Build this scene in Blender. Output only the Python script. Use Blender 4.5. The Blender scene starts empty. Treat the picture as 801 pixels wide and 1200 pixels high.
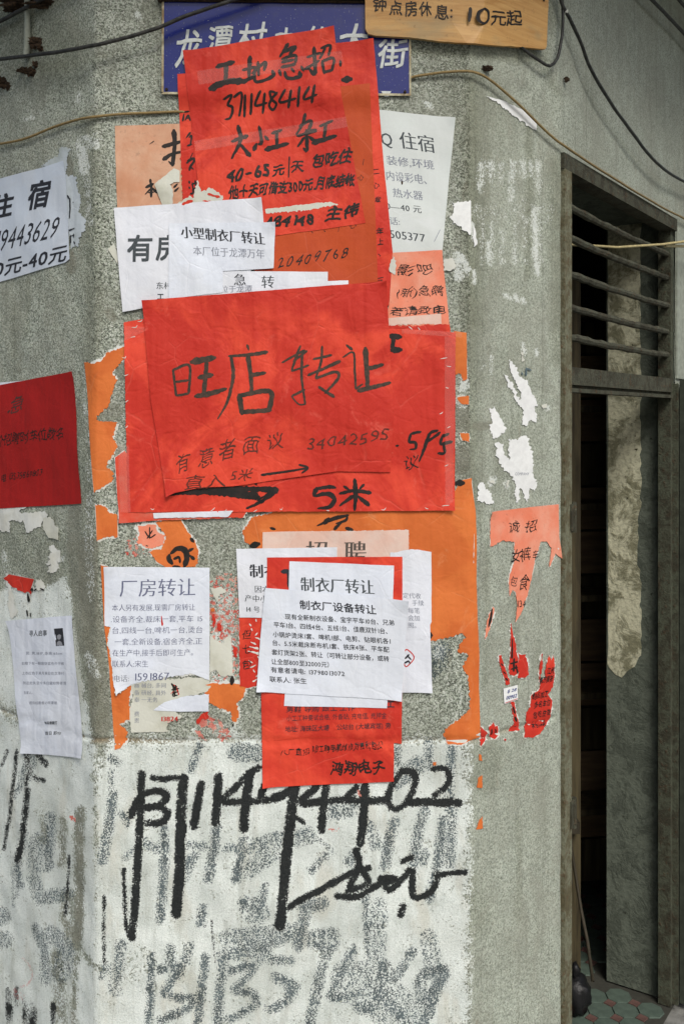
import bpy, math, random
import numpy as np
from mathutils import Vector, noise as mn
from mathutils.geometry import delaunay_2d_cdt

scene = bpy.context.scene
C = scene.collection
rnd = random.Random(11)
rad = math.radians

# ------------------------------------------------------------------ camera, sky, sun, exposure
EYE, FOC, CX, HY = 1.72, 1160.0, 400.5, 490.0
cam_d = bpy.data.cameras.new('camera'); cam = bpy.data.objects.new('camera', cam_d); C.objects.link(cam)
cam.location = (0, 0, EYE); cam.rotation_euler = (rad(90), 0, 0)
cam_d.sensor_fit = 'VERTICAL'; cam_d.sensor_height = 36; cam_d.sensor_width = 24
cam_d.lens = FOC/1200*36; cam_d.shift_y = -(600-HY)/1200; cam_d.clip_start = .05; cam_d.clip_end = 500
scene.camera = cam
world = bpy.data.worlds.new('World'); scene.world = world; world.use_nodes = True
wn = world.node_tree.nodes; wl = world.node_tree.links
sky = wn.new('ShaderNodeTexSky'); sky.sky_type = 'NISHITA'; sky.sun_disc = False
SUN_EL, SUN_DIR = 46, Vector((.36, -1, 0)).normalized()
sky.sun_elevation = rad(SUN_EL); sky.sun_rotation = math.atan2(SUN_DIR.x, SUN_DIR.y)
sky.air_density = 1.0; sky.dust_density = 4.0; sky.ozone_density = 1.0
wn['Background'].inputs[1].default_value = .085
wl.new(sky.outputs[0], wn['Background'].inputs[0])
sd = bpy.data.lights.new('sun', 'SUN'); sun = bpy.data.objects.new('sun', sd); C.objects.link(sun)
sd.energy = 1.6; sd.angle = rad(24); sd.color = (1.0, .985, .94)
v = SUN_DIR*math.cos(rad(SUN_EL)) + Vector((0, 0, math.sin(rad(SUN_EL))))
sun.rotation_euler = v.to_track_quat('Z', 'Y').to_euler(); sun.location = (3, -5, 6)
scene.view_settings.view_transform = 'Standard'; scene.view_settings.look = 'None'
scene.view_settings.exposure = .40; scene.view_settings.gamma = 1.0

# ------------------------------------------------------------------ plan of the corner: a path of wall faces, u metres along it
def face_end(p, a, px):      # walk from p along angle a until the line of sight through column px
    k = (px-CX)/FOC; c, s = math.cos(a), math.sin(a)
    return (k*p[1]-p[0])/(c-k*s)
A0 = ((112-CX)/FOC*2, 2.0); B0 = ((553-CX)/FOC*2, 2.0)
CH = rad(38); RA = rad(56)
tS = face_end(B0, CH, 654)
C0 = (B0[0]+tS*math.cos(CH), B0[1]+tS*math.sin(CH))
LL = .46
Z0 = (A0[0]-LL*math.cos(CH), A0[1]+LL*math.sin(CH))
Y0 = (Z0[0]-1.6*math.cos(RA), Z0[1]+1.6*math.sin(RA))
RL = 4.0
D0 = (C0[0]+RL*math.cos(RA), C0[1]+RL*math.sin(RA))
nodes_uv = np.array([Y0, Z0, A0, B0, C0, D0]); seg = np.linalg.norm(np.diff(nodes_uv, axis=0), axis=1)
UN = np.concatenate([[0], np.cumsum(seg)]); UN -= UN[2]          # u = 0 at the left corner of the front face
UB, UC = UN[3], UN[4]
us = np.arange(UN[0], UN[-1], .001)
raw = np.stack([np.interp(us, UN, nodes_uv[:, 0]), np.interp(us, UN, nodes_uv[:, 1])], 1)
k = np.ones(19)/19
PT = raw.copy()
for i in (0, 1): PT[9:-9, i] = np.convolve(raw[:, i], k, 'same')[9:-9]
T = np.gradient(PT, axis=0); T /= np.linalg.norm(T, axis=1)[:, None]
NT = np.stack([T[:, 1], -T[:, 0]], 1)
PXT = CX + FOC*PT[:, 0]/PT[:, 1]
m = (us > UN[1]+.02) & (us < UC+2.2)
pu, ppx = us[m], np.maximum.accumulate(PXT[m])
def U(px): return np.interp(px, ppx, pu)
def YU(u): return np.interp(u, us, PT[:, 1])
def PXu(u): return np.interp(u, us, PXT)
def ZZ(u, py): return EYE + (HY-py)/FOC*YU(u)
ZG = EYE-(868-HY)/FOC*2.0
def disp(u, z):
    d = .0012*np.sin(u*23+np.sin(z*9)*1.7)+.001*np.sin(z*31+u*7+1)+.0005*np.sin(u*71+z*53)
    inface = (u > UN[1]) & (u < UC-.01)
    return np.where(inface, d - .004*np.exp(-((z-ZG-.0015*np.sin(u*30))/.0045)**2), d*.5)
def S(u, z, off):
    u = np.asarray(u, float); z = np.asarray(z, float)
    o = off + disp(u, z)
    return np.stack([np.interp(u, us, PT[:, 0])+np.interp(u, us, NT[:, 0])*o,
                     np.interp(u, us, PT[:, 1])+np.interp(u, us, NT[:, 1])*o, z+0*u], -1)
def SP(px, py, off):         # a point of the wall faces, given where it was measured on the photograph
    u = U(px); return S(u, ZZ(u, py), off)

# ------------------------------------------------------------------ material helper
class NB:
    def __init__(s, name):
        s.m = bpy.data.materials.new(name); s.m.use_nodes = True
        s.t = s.m.node_tree; s.n = s.t.nodes; s.b = s.n['Principled BSDF']
        s.co = s.n.new('ShaderNodeTexCoord').outputs['Object']
    def put(s, sock, v):
        if hasattr(v, 'links'): s.t.links.new(v, sock)
        elif isinstance(v, tuple) and len(v) == 3: sock.default_value = (*v, 1) if len(sock.default_value) == 4 else v
        else: sock.default_value = v
    def noise(s, sc, det=2, rough=.5, co=None, dist=0, col=False):
        n = s.n.new('ShaderNodeTexNoise'); n.inputs['Scale'].default_value = sc; n.inputs['Detail'].default_value = det
        n.inputs['Roughness'].default_value = rough; n.inputs['Distortion'].default_value = dist
        s.put(n.inputs['Vector'], co or s.co); return n.outputs['Color' if col else 'Fac']
    def voro(s, sc, feat='F1', out='Color', co=None):
        n = s.n.new('ShaderNodeTexVoronoi'); n.feature = feat; n.inputs['Scale'].default_value = sc
        s.put(n.inputs['Vector'], co or s.co); return n.outputs[out]
    def math(s, op, a, b=0.0, c=None, clamp=False):
        n = s.n.new('ShaderNodeMath'); n.operation = op; n.use_clamp = clamp
        s.put(n.inputs[0], a); s.put(n.inputs[1], b)
        if c is not None: s.put(n.inputs[2], c)
        return n.outputs[0]
    def ramp(s, v, a, b, lo=0.0, hi=1.0, smooth=True):
        n = s.n.new('ShaderNodeMapRange'); n.interpolation_type = 'SMOOTHSTEP' if smooth else 'LINEAR'
        for i, x in enumerate((v, a, b, lo, hi)): s.put(n.inputs[i], x)
        return n.outputs[0]
    def mix(s, f, a, b, mode='MIX'):
        n = s.n.new('ShaderNodeMix'); n.data_type = 'RGBA'; n.blend_type = mode
        s.put(n.inputs[0], f); s.put(n.inputs[6], a); s.put(n.inputs[7], b); return n.outputs[2]
    def attr(s, name):
        n = s.n.new('ShaderNodeAttribute'); n.attribute_name = name; return n.outputs['Fac']
    def mapping(s, scale, rot=(0, 0, 0)):
        n = s.n.new('ShaderNodeMapping'); n.inputs['Scale'].default_value = scale; n.inputs['Rotation'].default_value = rot
        s.put(n.inputs[0], s.co); return n.outputs[0]
    def bump(s, h, st=.5, d=.001):
        n = s.n.new('ShaderNodeBump'); n.inputs['Strength'].default_value = st; n.inputs['Distance'].default_value = d
        s.put(n.inputs['Height'], h); s.put(s.b.inputs['Normal'], n.outputs[0])
    def done(s, col, rough=.8, spec=.3, **kw):
        s.put(s.b.inputs['Base Color'], col); s.put(s.b.inputs['Roughness'], rough)
        s.put(s.b.inputs['Specular IOR Level'], spec)
        for k_, v_ in kw.items(): s.put(s.b.inputs[k_], v_)
        return s.m

def wall_material():
    q = NB('rough_cement_render')
    cs = q.attr('coarse'); tone = q.attr('tone')
    g1 = q.ramp(q.noise(235, 3, .72), .32, .68)
    g2 = q.ramp(q.noise(620, 1, .5), .32, .68)
    grain = q.math('ADD', q.math('MULTIPLY', g1, .62), q.math('MULTIPLY', g2, .38))
    chip = q.voro(330)
    sep = q.n.new('ShaderNodeSeparateColor'); q.put(sep.inputs[0], chip); chipv = sep.outputs[0]
    big = q.ramp(q.noise(5, 5, .6), .3, .7); mid = q.ramp(q.noise(34, 4, .6), .32, .68)
    flat = q.math('ADD', q.math('SUBTRACT', .68, q.math('MULTIPLY', cs, .12)), q.math('MULTIPLY', q.math('SUBTRACT', grain, .5), q.math('ADD', .72, q.math('MULTIPLY', cs, 1.05))))
    base = q.mix(flat, (.078, .092, .068), (.58, .635, .535))
    base = q.mix(q.math('MULTIPLY', q.ramp(chipv, .82, .88), q.math('ADD', .12, q.math('MULTIPLY', cs, .75))), base, (.68, .71, .64))
    base = q.mix(q.math('MULTIPLY', q.ramp(chipv, .16, .10), q.math('ADD', .20, q.math('MULTIPLY', cs, .55))), base, (.05, .055, .045))
    # small pits, lime runs and damp blotches
    pit = q.ramp(q.noise(150, 2, .6), .27, .22)
    base = q.mix(q.math('MULTIPLY', pit, .7), base, (.045, .047, .035))
    base = q.mix(q.math('MULTIPLY', mid, .22), base, (.165, .18, .145))
    base = q.mix(q.math('MULTIPLY', big, .38), base, (.24, .25, .20))
    st = q.ramp(q.noise(1, 5, .65, q.mapping((28, 28, 2.2))), .5, .72)
    base = q.mix(q.math('MULTIPLY', st, .25), base, (.13, .13, .095))
    trow = q.ramp(q.noise(1, 4, .6, q.mapping((9, 9, 5), (0, rad(25), 0)), 1.5), .46, .60)
    base = q.mix(q.math('MULTIPLY', trow, .30), base, (.27, .275, .225))
    run = q.ramp(q.noise(1, 4, .7, q.mapping((75, 75, 1.6))), .56, .70)
    base = q.mix(q.math('MULTIPLY', run, .30), base, (.10, .105, .078))
    cw = q.n.new('ShaderNodeVectorMath'); cw.operation = 'MULTIPLY_ADD'; q.put(cw.inputs[0], q.noise(14, 4, .6, col=True)); cw.inputs[1].default_value = (.12,)*3; q.put(cw.inputs[2], q.co)
    crk = q.math('MULTIPLY', q.ramp(q.voro(3.2, 'DISTANCE_TO_EDGE', 'Distance', cw.outputs[0]), .007, .0), q.ramp(q.noise(4, 2), .50, .60))
    base = q.mix(q.math('MULTIPLY', crk, .3), base, (.05, .05, .04))
    rust = q.ramp(q.noise(9, 3, .6, q.mapping((2.3, 2.3, 1))), .66, .78)
    base = q.mix(q.math('MULTIPLY', rust, .25), base, (.26, .17, .09))
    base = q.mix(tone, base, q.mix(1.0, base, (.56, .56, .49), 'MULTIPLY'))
    base = q.mix(q.attr('groove'), base, q.mix(grain, (.12, .09, .05), (.42, .35, .24)))
    # smeared smooth mortar
    base = q.mix(q.math('MULTIPLY', q.ramp(q.math('ADD', q.attr('mortar'), q.math('MULTIPLY', q.math('SUBTRACT', grain, .5), .5)), .42, .6), .62), base,
                 q.mix(mid, (.155, .15, .11), (.24, .24, .19)))
    # lime paint: breaks off over the pits
    def gate(name, n, k_, a, b):
        at_ = q.attr(name); g_ = q.ramp(at_, .02, .22)
        return q.ramp(q.math('ADD', at_, q.math('MULTIPLY', q.math('MULTIPLY', q.math('SUBTRACT', n, .5), k_), g_)), a, b)
    pn = q.math('ADD', q.math('MULTIPLY', q.ramp(q.noise(230, 3, .72), .28, .72), .66), q.math('MULTIPLY', q.ramp(q.noise(38, 3, .6), .3, .7), .34))
    wm_ = gate('paint', pn, 1.3, .40, .52)
    white = q.mix(q.ramp(q.noise(16, 4, .6), .3, .75), (.80, .85, .81), (.62, .67, .63))
    white = q.mix(q.ramp(q.noise(400, 2, .6), .30, .60), q.mix(1.0, white, (.76, .78, .77), 'MULTIPLY'), white)
    white = q.mix(q.math('MULTIPLY', q.ramp(q.noise(7, 4, .6, q.mapping((2, 2, .7))), .54, .7), .4), white, (.46, .43, .33))
    white = q.mix(q.math('MULTIPLY', q.ramp(q.noise(1, 5, .7, q.mapping((46, 46, 4.5))), .50, .70), .42), white, (.36, .385, .335))
    white = q.mix(q.math('MULTIPLY', q.ramp(q.noise(3.2, 4, .65), .50, .66), .35), white, (.42, .45, .40))
    col = q.mix(wm_, base, white)
    sf0 = q.ramp(q.noise(270, 3, .72), .30, .70)
    # paper and glue remains, rubbed into the relief
    rs = gate('residue', q.math('ADD', q.math('MULTIPLY', sf0, .7), q.math('MULTIPLY', q.ramp(q.noise(60, 3, .6), .3, .7), .3)), 1.25, .44, .66)
    col = q.mix(q.math('MULTIPLY', rs, .9), col, (.66, .70, .66))
    rp = gate('redstain', q.ramp(q.noise(120, 3, .65), .3, .7), .9, .48, .62)
    col = q.mix(rp, col, q.mix(mid, (.55, .08, .06), (.72, .34, .27)))
    # worn ink first, fresh ink last
    sf = q.ramp(q.noise(340, 2, .75), .33, .67)
    sn = q.math('ADD', q.math('MULTIPLY', sf, .68), q.math('MULTIPLY', q.ramp(q.noise(48, 3, .6), .34, .66), .32))
    so = q.math('ADD', q.math('MULTIPLY', sf, .74), q.math('MULTIPLY', q.ramp(q.noise(1, 4, .65, q.mapping((130, 130, 38), (0, rad(-8), 0))), .32, .68), .26))
    om = gate('oldink', so, 1.4, .47, .60)
    col = q.mix(q.math('MULTIPLY', om, .9), col, q.mix(mid, (.020, .036, .044), (.075, .108, .122)))
    im = gate('ink', sn, 1.3, .33, .41)
    col = q.mix(im, col, q.mix(grain, (.010, .012, .012), (.030, .034, .034)))
    sq = gate('redline', sn, .8, .46, .58)
    col = q.mix(q.math('MULTIPLY', sq, .6), col, (.62, .22, .20))
    h = q.math('ADD', q.math('MULTIPLY', grain, q.math('ADD', .45, q.math('MULTIPLY', cs, .75))), q.math('MULTIPLY', mid, .8))
    h = q.math('SUBTRACT', h, q.math('MULTIPLY', pit, .8))
    h = q.math('ADD', q.math('MULTIPLY', h, q.math('SUBTRACT', 1.0, q.math('MULTIPLY', wm_, .55))), q.math('MULTIPLY', wm_, .45))
    q.bump(h, .75, .0015)
    return q.done(col, q.mix(im, (.9, .9, .9), (.55, .55, .55)), .25)
WALL = wall_material()

def paper(name, col, col2=None, blot=.25, crease=1.0, rough=.62, scale=14, fade=None, dye=.0, dark=None, wear=None):
    q = NB(name); r = random.Random(name)
    mp = q.n.new('ShaderNodeMapping'); mp.inputs['Location'].default_value = (r.uniform(0, 9), r.uniform(0, 9), r.uniform(0, 9)); q.put(mp.inputs[0], q.co); co = mp.outputs[0]
    col2 = col2 or tuple(c*.80 for c in col)
    b = q.ramp(q.noise(scale, 4, .62, co), .38, .72)
    c = q.mix(q.math('MULTIPLY', b, blot*2), col, col2)
    fib = q.ramp(q.noise(420, 2, .6, co), .3, .7)
    c = q.mix(q.math('MULTIPLY', fib, .16), c, tuple(x*.72 for x in col))
    if fade:
        f = q.ramp(q.noise(9, 6, .7, co, 1.2), .42, .68); c = q.mix(q.math('MULTIPLY', f, .8), c, fade)
        c = q.mix(q.math('MULTIPLY', q.ramp(q.noise(90, 3, .7, co), .62, .70), .35), c, tuple(x*.5 for x in col))
    if dye:
        lg = q.ramp(q.noise(4.5, 5, .62, co, .9), .43, .58); c = q.mix(q.math('MULTIPLY', lg, dye), c, dark or tuple(x*.62 for x in col))
        sk = q.ramp(q.noise(11, 5, .7, co, 1.5), .58, .74); c = q.mix(q.math('MULTIPLY', sk, dye*.7), c, wear or tuple(min(.8, x*1.05+.05) for x in col))
    wv = q.n.new('ShaderNodeVectorMath'); wv.operation = 'MULTIPLY_ADD'; q.put(wv.inputs[0], q.noise(9, 3, .6, co, col=True)); wv.inputs[1].default_value = (.025,)*3; q.put(wv.inputs[2], co)
    wl_ = q.math('MULTIPLY', q.ramp(q.voro(6.5, 'DISTANCE_TO_EDGE', 'Distance', wv.outputs[0]), .016, .0), q.ramp(q.noise(10, 3, .6, co), .44, .62))
    c = q.mix(q.math('MULTIPLY', wl_, .20), c, wear or tuple(min(.85, x*1.1+.06) for x in col))
    # creases: thin ridges between crumple facets, plus fold lines that run down the sheet
    w = q.noise(7, 2, .5, co, col=True)
    mv = q.n.new('ShaderNodeVectorMath'); mv.operation = 'MULTIPLY_ADD'; q.put(mv.inputs[0], w); mv.inputs[1].default_value = (.05,)*3; q.put(mv.inputs[2], co)
    ed = q.ramp(q.voro(17, 'DISTANCE_TO_EDGE', 'Distance', mv.outputs[0]), 0, .07)
    n1 = q.noise(24, 3, .55, co, .6); n2 = q.noise(70, 2, .5, co)
    mz = q.n.new('ShaderNodeMapping'); mz.inputs['Scale'].default_value = (26, 26, 1.6); q.put(mz.inputs[0], co)
    n3 = q.noise(1, 2, .5, mz.outputs[0])
    h = q.math('ADD', q.math('ADD', q.math('MULTIPLY', ed, .12), q.math('MULTIPLY', wl_, -.22)), q.math('ADD', q.math('MULTIPLY', n1, 1.6), q.math('ADD', q.math('MULTIPLY', n2, .35), q.math('MULTIPLY', n3, 4.0))))
    q.bump(h, .5*crease, .0014)
    return q.done(c, rough, .25)
RED = paper('red_paper', (.74, .070, .034), (.62, .045, .024), blot=.5, crease=2.8, dye=.8, dark=(.48, .022, .014), wear=(.74, .13, .09))
RED2 = paper('bright_red_paper', (.76, .074, .036), (.66, .05, .028), blot=.45, crease=2.5, dye=.8, dark=(.50, .024, .015), wear=(.76, .16, .11))
DRED = paper('deep_red_paper', (.38, .013, .011), (.32, .010, .009), crease=1.2, dye=.35, dark=(.27, .008, .007), wear=(.42, .03, .025))
REDO = paper('red_orange_paper', (.52, .075, .018), (.42, .05, .014), crease=1.1)
ORED = paper('washed_red_paper', (.68, .07, .035), (.66, .22, .15), blot=.5)
ORANGE = paper('orange_paper', (.70, .185, .042), (.60, .14, .03), crease=1.9, dye=.55, dark=(.54, .11, .022), wear=(.74, .32, .14))
SALMON = paper('salmon_paper', (.80, .25, .15), (.78, .36, .25), blot=.5, fade=(.72, .19, .10))
FADED = paper('faded_salmon_paper', (.64, .38, .25), (.58, .27, .15), blot=.5, fade=(.54, .26, .15))
PINK = paper('pale_pink_paper', (.74, .58, .50), (.72, .47, .38), blot=.5)
WHITE = paper('white_paper', (.74, .77, .83), (.68, .71, .78), blot=.2, crease=1.8, rough=.55, dye=.22, dark=(.60, .61, .60), wear=(.80, .82, .86))
WHITE2 = paper('bluish_white_paper', (.72, .77, .85), (.66, .70, .79), blot=.2, crease=1.8, rough=.55, dye=.22, dark=(.60, .61, .60), wear=(.80, .82, .86))
COOL = paper('grey_green_white_paper', (.66, .71, .69), (.60, .65, .62), blot=.3, crease=.6, dye=.22, dark=(.60, .61, .60), wear=(.80, .82, .86))
BLUEW = paper('bluish_notice_paper', (.60, .67, .76), (.53, .60, .69), blot=.2, crease=.8, dye=.22, dark=(.60, .61, .60), wear=(.80, .82, .86))
CREAM = paper('aged_cream_paper', (.62, .63, .55), (.48, .48, .38), blot=.5, crease=1.2)
TORN = paper('torn_paper_fibre', (.70, .72, .68), (.58, .58, .50), blot=.5, crease=1.4, rough=.9)

def plain(name, col, rough=.6, sc=60, amt=.25, metal=0.0, bump=.2, bd=.001, stretch=None, col2=None):
    q = NB(name); co = q.mapping(stretch) if stretch else q.co
    n = q.ramp(q.noise(sc if not stretch else 1, 4, .65, co), .3, .7)
    c = q.mix(q.math('MULTIPLY', n, amt*2, clamp=True), col, col2 or tuple(x*.55 for x in col))
    q.bump(n, bump, bd); return q.done(c, rough, .3, Metallic=metal)
INK = plain('brush_ink', (.010, .011, .010), .6, 60, .5, col2=(.026, .018, .015))
FINK = plain('thin_brush_ink', (.035, .04, .036), .6, 90, .4, col2=(.12, .03, .02))
PINK_INK = plain('worn_marker_ink', (.06, .03, .02), .6, 90, .4, col2=(.17, .02, .012))
MARK = plain('half_dry_marker', (.028, .030, .022), .7, 90, .5, col2=(.085, .05, .035))
PRINT = plain('black_print', (.030, .033, .042), .7, 300, .25)
GPRINT = plain('faded_grey_print', (.20, .22, .27), .75, 300, .4, col2=(.34, .36, .42))
MPRINT = plain('mid_grey_print', (.075, .09, .10), .75, 300, .4)
VPRINT = plain('violet_grey_print', (.09, .10, .18), .75, 300, .4, col2=(.22, .24, .34))
CABLE = plain('black_cable_rubber', (.014, .015, .014), .5, 90, .5, col2=(.05, .05, .045))
CORD = plain('tan_cord', (.30, .215, .09), .7, 200, .4)
CORD2 = plain('pale_bamboo', (.52, .44, .22), .6, 80, .3)
RUSTY = plain('rusty_crumbling_iron', (.035, .025, .017), .95, 220, .5, bump=1, bd=.003, col2=(.09, .055, .03))
def iron(name, a, b, r_):
    q = NB(name); n = q.ramp(q.noise(26, 5, .7, dist=.5), .42, .62); n2 = q.ramp(q.noise(160, 3, .7), .38, .66); d = q.ramp(q.noise(60, 4, .7), .55, .68)
    c = q.mix(n, a, b); c = q.mix(q.math('MULTIPLY', n2, .45), c, tuple(x*.5 for x in b)); c = q.mix(q.math('MULTIPLY', d, .55), c, r_)
    q.bump(q.math('ADD', q.math('MULTIPLY', n2, .6), d), .7, .0018); return q.done(c, .8, .2)
IRON = iron('weathered_grey_iron', (.085, .088, .062), (.048, .045, .03), (.11, .06, .028))
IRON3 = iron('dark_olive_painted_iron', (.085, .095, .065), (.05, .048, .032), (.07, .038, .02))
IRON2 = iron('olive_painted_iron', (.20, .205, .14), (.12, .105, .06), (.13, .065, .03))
GATE = plain('dark_olive_sheet_steel', (.045, .042, .026), .55, 12, .5, bump=.3, bd=.002, col2=(.03, .025, .014))
GATE2 = plain('worn_green_steel_edge', (.055, .065, .048), .5, 30, .4, bump=.3)
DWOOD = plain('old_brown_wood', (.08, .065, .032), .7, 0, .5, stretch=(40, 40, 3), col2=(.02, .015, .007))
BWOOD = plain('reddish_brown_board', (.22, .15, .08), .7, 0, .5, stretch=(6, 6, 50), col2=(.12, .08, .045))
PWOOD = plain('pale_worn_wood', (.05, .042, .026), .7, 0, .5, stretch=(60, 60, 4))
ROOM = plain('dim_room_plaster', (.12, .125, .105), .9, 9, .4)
def plaster(name, a, b, d):
    q = NB(name); n = q.ramp(q.noise(13, 7, .72, dist=.5), .46, .60); n2 = q.ramp(q.noise(90, 3, .6), .35, .7)
    c = q.mix(n, a, b); c = q.mix(q.math('MULTIPLY', n2, .3), c, d)
    c = q.mix(q.ramp(q.noise(45, 3, .7), .66, .74), c, d)
    q.bump(q.math('ADD', n, q.math('MULTIPLY', n2, .5)), .6, .0025); return q.done(c, .85, .2)
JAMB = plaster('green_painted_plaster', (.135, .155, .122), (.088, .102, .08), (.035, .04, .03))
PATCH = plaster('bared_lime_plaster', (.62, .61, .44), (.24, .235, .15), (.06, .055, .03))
LIGHTW = plain('pale_plaster', (.34, .37, .31), .85, 60, .3, bump=.5)
GROUND = plain('grey_street_concrete', (.24, .24, .22), .9, 30, .4, bump=.5, bd=.004)
def wood_material():
    q = NB('varnished_plywood'); co = q.mapping((7, 7, 75), (0, rad(3), 0))
    n = q.ramp(q.noise(1, 5, .6, co, .8), .3, .72)
    c = q.mix(n, (.56, .33, .115), (.40, .20, .055)); c = q.mix(q.math('MULTIPLY', q.ramp(q.noise(6, 4, .6, q.mapping((1, 1, 3))), .5, .68), .55), c, (.29, .24, .13))
    c = q.mix(q.math('MULTIPLY', q.ramp(q.noise(120, 3, .6), .60, .75), .5), c, (.22, .12, .045))
    q.bump(n, .15, .0006); return q.done(c, .5, .35)
WOOD = wood_material()
def enamel():
    q = NB('blue_enamel'); n = q.ramp(q.noise(30, 4, .6), .5, .72); d = q.ramp(q.noise(240, 2, .6), .66, .74)
    c = q.mix(q.math('MULTIPLY', n, .6), (.010, .018, .155), (.024, .032, .14)); c = q.mix(q.math('MULTIPLY', d, .6), c, (.35, .38, .36))
    q.bump(q.noise(12, 2), .3, .004); return q.done(c, .22, .5)
BLUE = enamel()
SIGNW = plain('white_enamel', (.62, .66, .64), .4, 50, .3)
SIGNC = plain('cream_enamel_rim', (.55, .52, .36), .4, 50, .5, col2=(.22, .15, .07))
def tape_mat():
    q = NB('clear_packing_tape'); q.m.blend_method = 'BLEND' if hasattr(q.m, 'blend_method') else None
    q.bump(q.noise(60, 3), .5, .002)
    return q.done((.85, .62, .55), .16, .6, Alpha=.045)
TAPE = tape_mat()
STICK = plain('sticker_white', (.82, .84, .83), .7, 60, .15)
BLUEP = plain('blue_print', (.03, .05, .22), .6, 60, .3)
REDP = plain('red_print', (.62, .05, .04), .6, 60, .3)
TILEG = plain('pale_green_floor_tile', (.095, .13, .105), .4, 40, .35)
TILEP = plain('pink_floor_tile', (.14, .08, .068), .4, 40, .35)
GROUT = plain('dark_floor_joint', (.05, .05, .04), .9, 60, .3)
PLASTIC = plain('black_plastic_bag', (.012, .012, .013), .4, 30, .3, bump=.3, bd=.004)
PHOTO1 = plain('photo_dark_print', (.03, .032, .04), .4); PHOTO2 = plain('photo_grey_print', (.32, .33, .36), .4)

# ------------------------------------------------------------------ object helpers
def mesh_from(name, V, Fc, mat, smooth=False):
    me = bpy.data.meshes.new(name); me.from_pydata([tuple(map(float, p)) for p in V], [], Fc); me.materials.append(mat)
    if smooth: me.shade_smooth()
    me.update(); return me
def obj(name, V, Fc, mat, parent=None, smooth=False):
    V = np.asarray(V, float).reshape(-1, 3)
    if parent is not None: V = V - np.array(parent['_o'] if '_o' in parent else world_loc(parent))
    o = bpy.data.objects.new(name, mesh_from(name, V, Fc, mat, smooth)); C.objects.link(o); o.parent = parent
    return o
def world_loc(o):
    p = Vector((0, 0, 0))
    while o is not None: p += o.location; o = o.parent
    return p
def tag(o, label=None, cat=None, group=None, kind=None):
    if label: o['label'] = label
    if cat: o['category'] = cat
    if group: o['group'] = group
    if kind: o['kind'] = kind
    return o
def root(name, label, cat, loc, group=None):
    o = bpy.data.objects.new(name, None); C.objects.link(o); o.location = loc; o.empty_display_size = .05
    return tag(o, label, cat, group)
def recentre(o):             # move a single-mesh thing's origin onto its mesh
    vs = [v.co.copy() for v in o.data.vertices]; c = sum(vs, Vector())/len(vs)
    for v_ in o.data.vertices: v_.co -= c
    o.location = o.location + c; return o
def boxVF(org, ax, ay, az):
    org, ax, ay, az = (np.array(t, float) for t in (org, ax, ay, az))
    V = [org+i*ax+j*ay+k_*az for k_ in (0, 1) for j in (0, 1) for i in (0, 1)]
    return V, [(0, 2, 3, 1), (4, 5, 7, 6), (0, 1, 5, 4), (2, 6, 7, 3), (0, 4, 6, 2), (1, 3, 7, 5)]
def join(*parts):
    V, Fc = [], []
    for v_, f_ in parts:
        n = len(V); V += list(v_); Fc += [tuple(i+n for i in f) for f in f_]
    return V, Fc
def catmull(P, step):
    P = np.asarray(P, float)
    if len(P) < 2: return P
    Q = np.vstack([2*P[0]-P[1], P, 2*P[-1]-P[-2]]); out = []
    for i in range(1, len(Q)-2):
        d = np.linalg.norm((Q[i+1]-Q[i])[:2]) if P.shape[1] < 4 else np.linalg.norm(Q[i+1][:2]-Q[i][:2])
        n = max(2, int(d/step))
        for t in np.arange(n)/n:
            a, b, c, e = Q[i-1], Q[i], Q[i+1], Q[i+2]
            out.append(.5*((2*b)+(-a+c)*t+(2*a-5*b+4*c-e)*t*t+(-a+3*b-3*c+e)*t**3))
    out.append(P[-1]); return np.array(out)
def tube(pts, r, n=8, rj=0.0):
    pts = np.asarray(pts, float); V, Fc = [], []
    for i, p in enumerate(pts):
        t = pts[min(i+1, len(pts)-1)]-pts[max(i-1, 0)]; t /= (np.linalg.norm(t)+1e-9)
        a = np.cross(t, (0, 1, .01)); a /= (np.linalg.norm(a)+1e-9); b = np.cross(t, a)
        rr = r*(1+rj*rnd.uniform(-1, 1))
        for j in range(n):
            an = 2*math.pi*j/n; V.append(p+rr*(math.cos(an)*a+math.sin(an)*b))
    for i in range(len(pts)-1):
        for j in range(n):
            Fc.append((i*n+j, i*n+(j+1) % n, (i+1)*n+(j+1) % n, (i+1)*n+j))
    Fc.append(tuple(range(n))); Fc.append(tuple(range((len(pts)-1)*n, len(pts)*n))[::-1])
    return V, Fc
def wire(name, label, cat, pts, r, mat=None):
    mat = mat or (CORD if cat == 'cord' else CABLE)      # pts: px, py, distance from the wall
    P = catmull(pts, 6); W = [SP(a, b, c) for a, b, c in P]
    V, Fc = tube(W, r, 8, .03); o = obj(name, V, Fc, mat, None, True); recentre(o); return tag(o, label, cat)

# ------------------------------------------------------------------ masks of paint and ink on the wall, measured on the photograph
def seg_d(x, y, p):
    d = np.full(x.shape, 1e9)
    for (x0, y0), (x1, y1) in zip(p[:-1], p[1:]):
        vx, vy = x1-x0, y1-y0; L = vx*vx+vy*vy+1e-9
        t = np.clip(((x-x0)*vx+(y-y0)*vy)/L, 0, 1); d = np.minimum(d, np.hypot(x-x0-t*vx, y-y0-t*vy))
    return d
def inside(x, y, p):
    c = np.zeros(x.shape, bool); n = len(p)
    for i in range(n):
        x0, y0 = p[i]; x1, y1 = p[(i+1) % n]
        hit = ((y0 > y) != (y1 > y)) & (x < (x1-x0)*(y-y0)/(y1-y0+1e-12)+x0); c ^= hit
    return c
def Rg(x0, y0, s, pts): return [(x0+a*s, y0+b*s) for a, b in pts]
G1 = (130, 870, .2871); G2 = (320, 870, .2996); G3 = (120, 1060, .2747); G4 = (330, 1060, .2996); G5 = (0, 880, .2669)
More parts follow.
